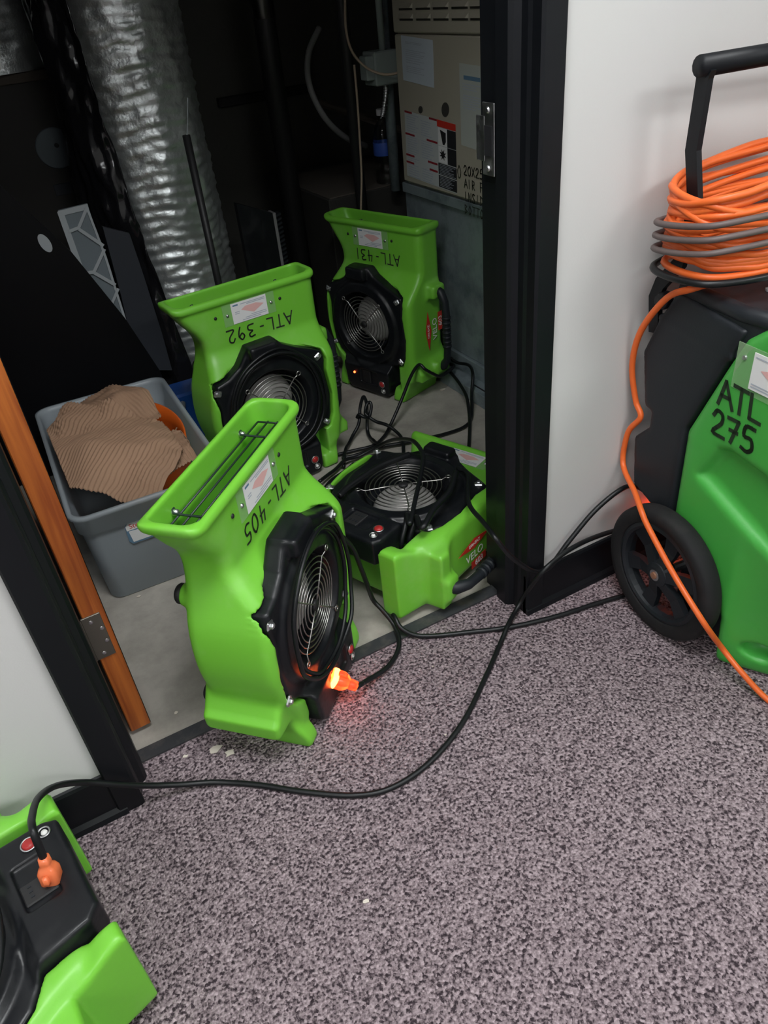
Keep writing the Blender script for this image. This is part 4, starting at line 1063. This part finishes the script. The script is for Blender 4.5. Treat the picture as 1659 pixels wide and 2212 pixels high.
def litplug(name, a, b, label, length=.052, lamp=True, k=1.0):
    """translucent plug from socket point a towards cord point b"""
    a, b = Vector(a), Vector(b); d = (b-a).normalized()
    q = d.to_track_quat('Z', 'Y').to_matrix().to_4x4(); q.translation = a
    r = empty(name, mw=q @ Matrix.Scale(k, 4), label=label, cat='plug'); pm = M['plug'] if lamp else M['plugd']; length = .052
    def rr(hx, hy, z): return [(x, y, z) for x, y in rrect(hx, hy, min(hx, hy)*.55, 4)]
    obj('plug_body', loft([rr(.014, .012, 0), rr(.0155, .0135, .003), rr(.0155, .0135, .024), rr(.012, .011, .032), rr(.008, .008, .036), rr(.0085, .0085, .040), rr(.0075, .0075, length)], True, True), pm, r, True)
    obj('plug_tab', loft([rr(.004, .0035, .010), rr(.005, .004, .014), rr(.004, .0035, .026)], True, True), pm, r, True).location = (0, .016, 0)
    if lamp: obj('neon_lamp', loft([rr(.0150, .0130, .002), rr(.0163, .0142, .004), rr(.0163, .0142, .011), rr(.0150, .0130, .013)], True, True), M['led'], r, True)
    return a+d*length*k
# plug into the 405 fan's control housing
w405 = F405
s405 = w405 @ Vector(L(-.028, .145, .082)); e405 = P(752, 1476, z=.060)
end = litplug('lit_plug', s405, e405, 'glowing orange plug in the control panel of the 405 air mover', k=1.25)
cord('power_cord', [end, end.lerp(P(790, 1473, z=.04), .5), P(790, 1472, z=.03), P(838, 1440, z=.012), P(862, 1395, z=.010), P(852, 1352, z=.02), P(826, 1318, z=.05), w405 @ Vector(L(.238, .162, .075)), w405 @ Vector(L(.220, .160, .135)), w405 @ Vector(L(.205, .155, .205)), w405 @ Vector(L(.186, .149, .28)), w405 @ Vector(L(.150, .139, .345)), w405 @ Vector(L(.113, .131, .405))],
     'black cord looping from the 405 air mover plug back over its cover')
cord('power_cord', [P(851, 1350, z=.008), P(872, 1371, z=.008), P(930, 1374, z=.007), P(1010, 1366, z=.007), P(1100, 1355, z=.007), P(1200, 1332, z=.007), P(1290, 1303, z=.007), P(1345, 1287, z=.007), P(1420, 1262, z=.007)],
     'black cord lying across the carpet from the doorway to the dehumidifier wheel')
# the left fan's plug and its long cord
sl = P(114, 1902, z=.228); dirv = (P(88, 1838, z=.292)-sl).normalized()
end = litplug('lit_plug', sl, sl+dirv, 'translucent orange plug in the air mover by the left baseboard', lamp=False, k=1.0)
cord('power_cord', [end-dirv*.01, end+dirv*.012, P(76, 1808, z=.318), P(70, 1788, z=.325), P(69, 1765, z=.31), P(82, 1725, z=.27), P(120, 1698, z=.22), P(180, 1690, z=.16), P(245, 1694, z=.115), P(315, 1697, z=.065), P(390, 1695, z=.028), P(470, 1690, z=.009), P(560, 1696, z=.007), P(660, 1711, z=.007), P(770, 1718, z=.007), P(850, 1700, z=.007), P(930, 1645, z=.007), P(1000, 1560, z=.007), P(1050, 1460, z=.007), P(1090, 1370, z=.010), P(1125, 1300, z=.035), P(1165, 1243, y=1.074), P(1205, 1205, y=1.074), P(1250, 1176, y=1.080), P(1300, 1155, y=1.090), P(1345, 1143, y=1.094), P(1385, 1138, y=1.094)],
     'long black cord sweeping over the carpet from the left air mover')
cord('power_cord', [F_FLAT @ Vector(L(.085, .138, .405)), F_FLAT @ Vector(L(.130, .145, .385)), P(1012, 1085, y=1.30), P(1045, 1130, y=1.16), P(1072, 1165, y=1.088), P(1105, 1203, y=1.092), P(1150, 1233, y=1.093), P(1185, 1226, y=1.093), P(1230, 1168, y=1.094), P(1285, 1103, y=1.094), P(1340, 1058, y=1.088), P(1372, 1050, y=1.092), P(1400, 1066, y=1.088)],
     'black cord sagging past the right door jamb from the flat air mover')
litplug('lit_plug', P(1436, 1110, y=1.084), P(1398, 1062, y=1.084), 'glowing orange plug tucked behind the dehumidifier wheel')
# cords on the closet floor
cord('power_cord', [P(764, 1002, z=.008), P(745, 1018, z=.008), P(718, 1036, z=.008), P(700, 1056, z=.008)], 'short black cord end on concrete behind the 405 air mover')
cord('power_cord', [F431 @ Vector(L(.205, -.082, .085)), F431 @ Vector(L(.262, -.060, .094)), F431 @ Vector(L(.264, .02, .088)), F431 @ Vector(L(.266, .07, .118)), F431 @ Vector(L(.262, .105, .148)), P(905, 788, z=.166), P(888, 812, z=.148), P(868, 862, z=.095), P(845, 915, z=.03), P(828, 945, z=.008), P(805, 963, z=.008), P(770, 972, z=.008), P(745, 978, z=.008), P(730, 982, z=.008)],
     'black cord dropping over the foot of the 431 air mover')
cord('power_cord', [F431 @ Vector(L(.205, -.078, .06)), P(975, 788, z=.080), P(1008, 787, z=.105), P(1021, 805, z=.108), P(1019, 850, z=.055), P(1018, 900, z=.012), P(1003, 922, z=.008), P(960, 938, z=.008), P(905, 950, z=.010), P(870, 957, z=.012), P(820, 966, z=.014), P(770, 983, z=.012), P(738, 990, z=.010)],
     'black cord bending round the galvanised flashing to the flat air mover')
cord('power_cord', [F431 @ Vector(L(.205, -.080, .036)), P(972, 803, z=.068), P(1005, 850, z=.062), P(1014, 900, z=.02), P(1014, 945, z=.010), P(1011, 985, z=.010), P(1009, 1010, z=.010)],
     'black cord running straight towards the right jamb from the flashing', hold=.12)
cord('power_cord', [P(742, 1010, z=.008), P(748, 975, z=.010), P(760, 945, z=.02), P(775, 915, z=.05), P(778, 880, z=.09), P(785, 857, z=.11), P(792, 872, z=.10), P(793, 900, z=.06), P(795, 935, z=.012), P(812, 962, z=.010), P(830, 972, z=.008)],
     'black cord standing in a narrow loop beside the 392 air mover')
cord('power_cord', [P(775, 932, z=.015), P(790, 915, z=.05), P(803, 893, z=.07), P(800, 887, z=.075), P(792, 900, z=.06), P(795, 914, z=.04), P(830, 916, z=.05), P(858, 935, z=.03), P(870, 958, z=.014), P(872, 985, z=.010)],
     'black cord arching low over the concrete behind the flat air mover')
cord('power_cord', [P(690, 1040, z=.03), P(720, 1018, z=.02), P(760, 995, z=.01), P(820, 962, z=.05), P(850, 950, z=.12), P(885, 950, z=.22), P(905, 965, z=.265), P(914, 990, z=.27), P(908, 1030, z=.262), P(898, 1075, z=.258), P(885, 1130, z=.25), F_FLAT @ Vector(L(.112, .162, .135)), F_FLAT @ Vector(L(.126, .150, .108)), F_FLAT @ Vector(L(.130, .120, .085)), F_FLAT @ Vector(L(.130, .085, .078))],
     'black cord crossing the grille of the flat air mover')
cord('power_cord', [P(985, 1020, z=.255), P(972, 1060, z=.262), P(940, 1095, z=.258), P(912, 1140, z=.25), F_FLAT @ Vector(L(.126, .145, .155)), F_FLAT @ Vector(L(.132, .135, .130)), F_FLAT @ Vector(L(.132, .110, .114)), F_FLAT @ Vector(L(.132, .085, .110))], 'doubled black cord bundle on the flat air mover cover', r=.008)
cord('power_cord', [P(884, 982, z=.243), P(862, 990, z=.245), P(815, 1010, z=.245), P(755, 1050, z=.24), P(732, 1072, z=.235)], 'black cord bundle along the rear of the flat air mover cover', r=.009)

# ================================================================== DEBRIS
def chip(px, py, s_, seed, z=.001):
    c = P(px, py, z=z); r = random.Random(seed); n = 8
    pts = [Vector((c.x+s_*(r.uniform(.5, 1.3))*math.cos(2*math.pi*k/n)*1.3, c.y+s_*r.uniform(.5, 1.2)*math.sin(2*math.pi*k/n), z)) for k in range(n)]
    return extrude(pts, (0, 0, 1), .0015)
for k, (x, y, s_) in enumerate(((465, 1618, .011), (497, 1627, .010), (400, 1634, .0045), (718, 1508, .004), (792, 1947, .005), (1300, 2290, .003), (962, 1588, .002), (935, 1440, .002))):
    tag(obj('paint_chip', chip(x, y, s_, k), M['chip']), {0: 'largest pale paint chip on the carpet below the 405 air mover', 1: 'broad pale paint chip beside the largest chip on the carpet', 2: 'small paint chip on the carpet by the left door jamb', 3: 'white paint chip on the carpet under the glowing plug', 4: 'lone white paint chip in the middle of the open carpet'}.get(k, 'tiny pale paint speck on the carpet'), 'paint chip', 'paint chips on the carpet')
for k, (x, y, s_) in enumerate(((420, 1250, .005), (340, 1260, .006), (300, 1288, .004), (955, 842, .010), (380, 1540, .004))):
    tag(obj('plaster_crumb', chip(x, y, s_, 20+k, 0), M['chip']), {3: 'pale plaster crumb on concrete by the 431 air mover foot', 4: 'plaster crumb on concrete beside the orange door edge'}.get(k, 'pale plaster crumb on concrete beside the storage tub'), 'plaster crumb', 'plaster crumbs on the concrete')
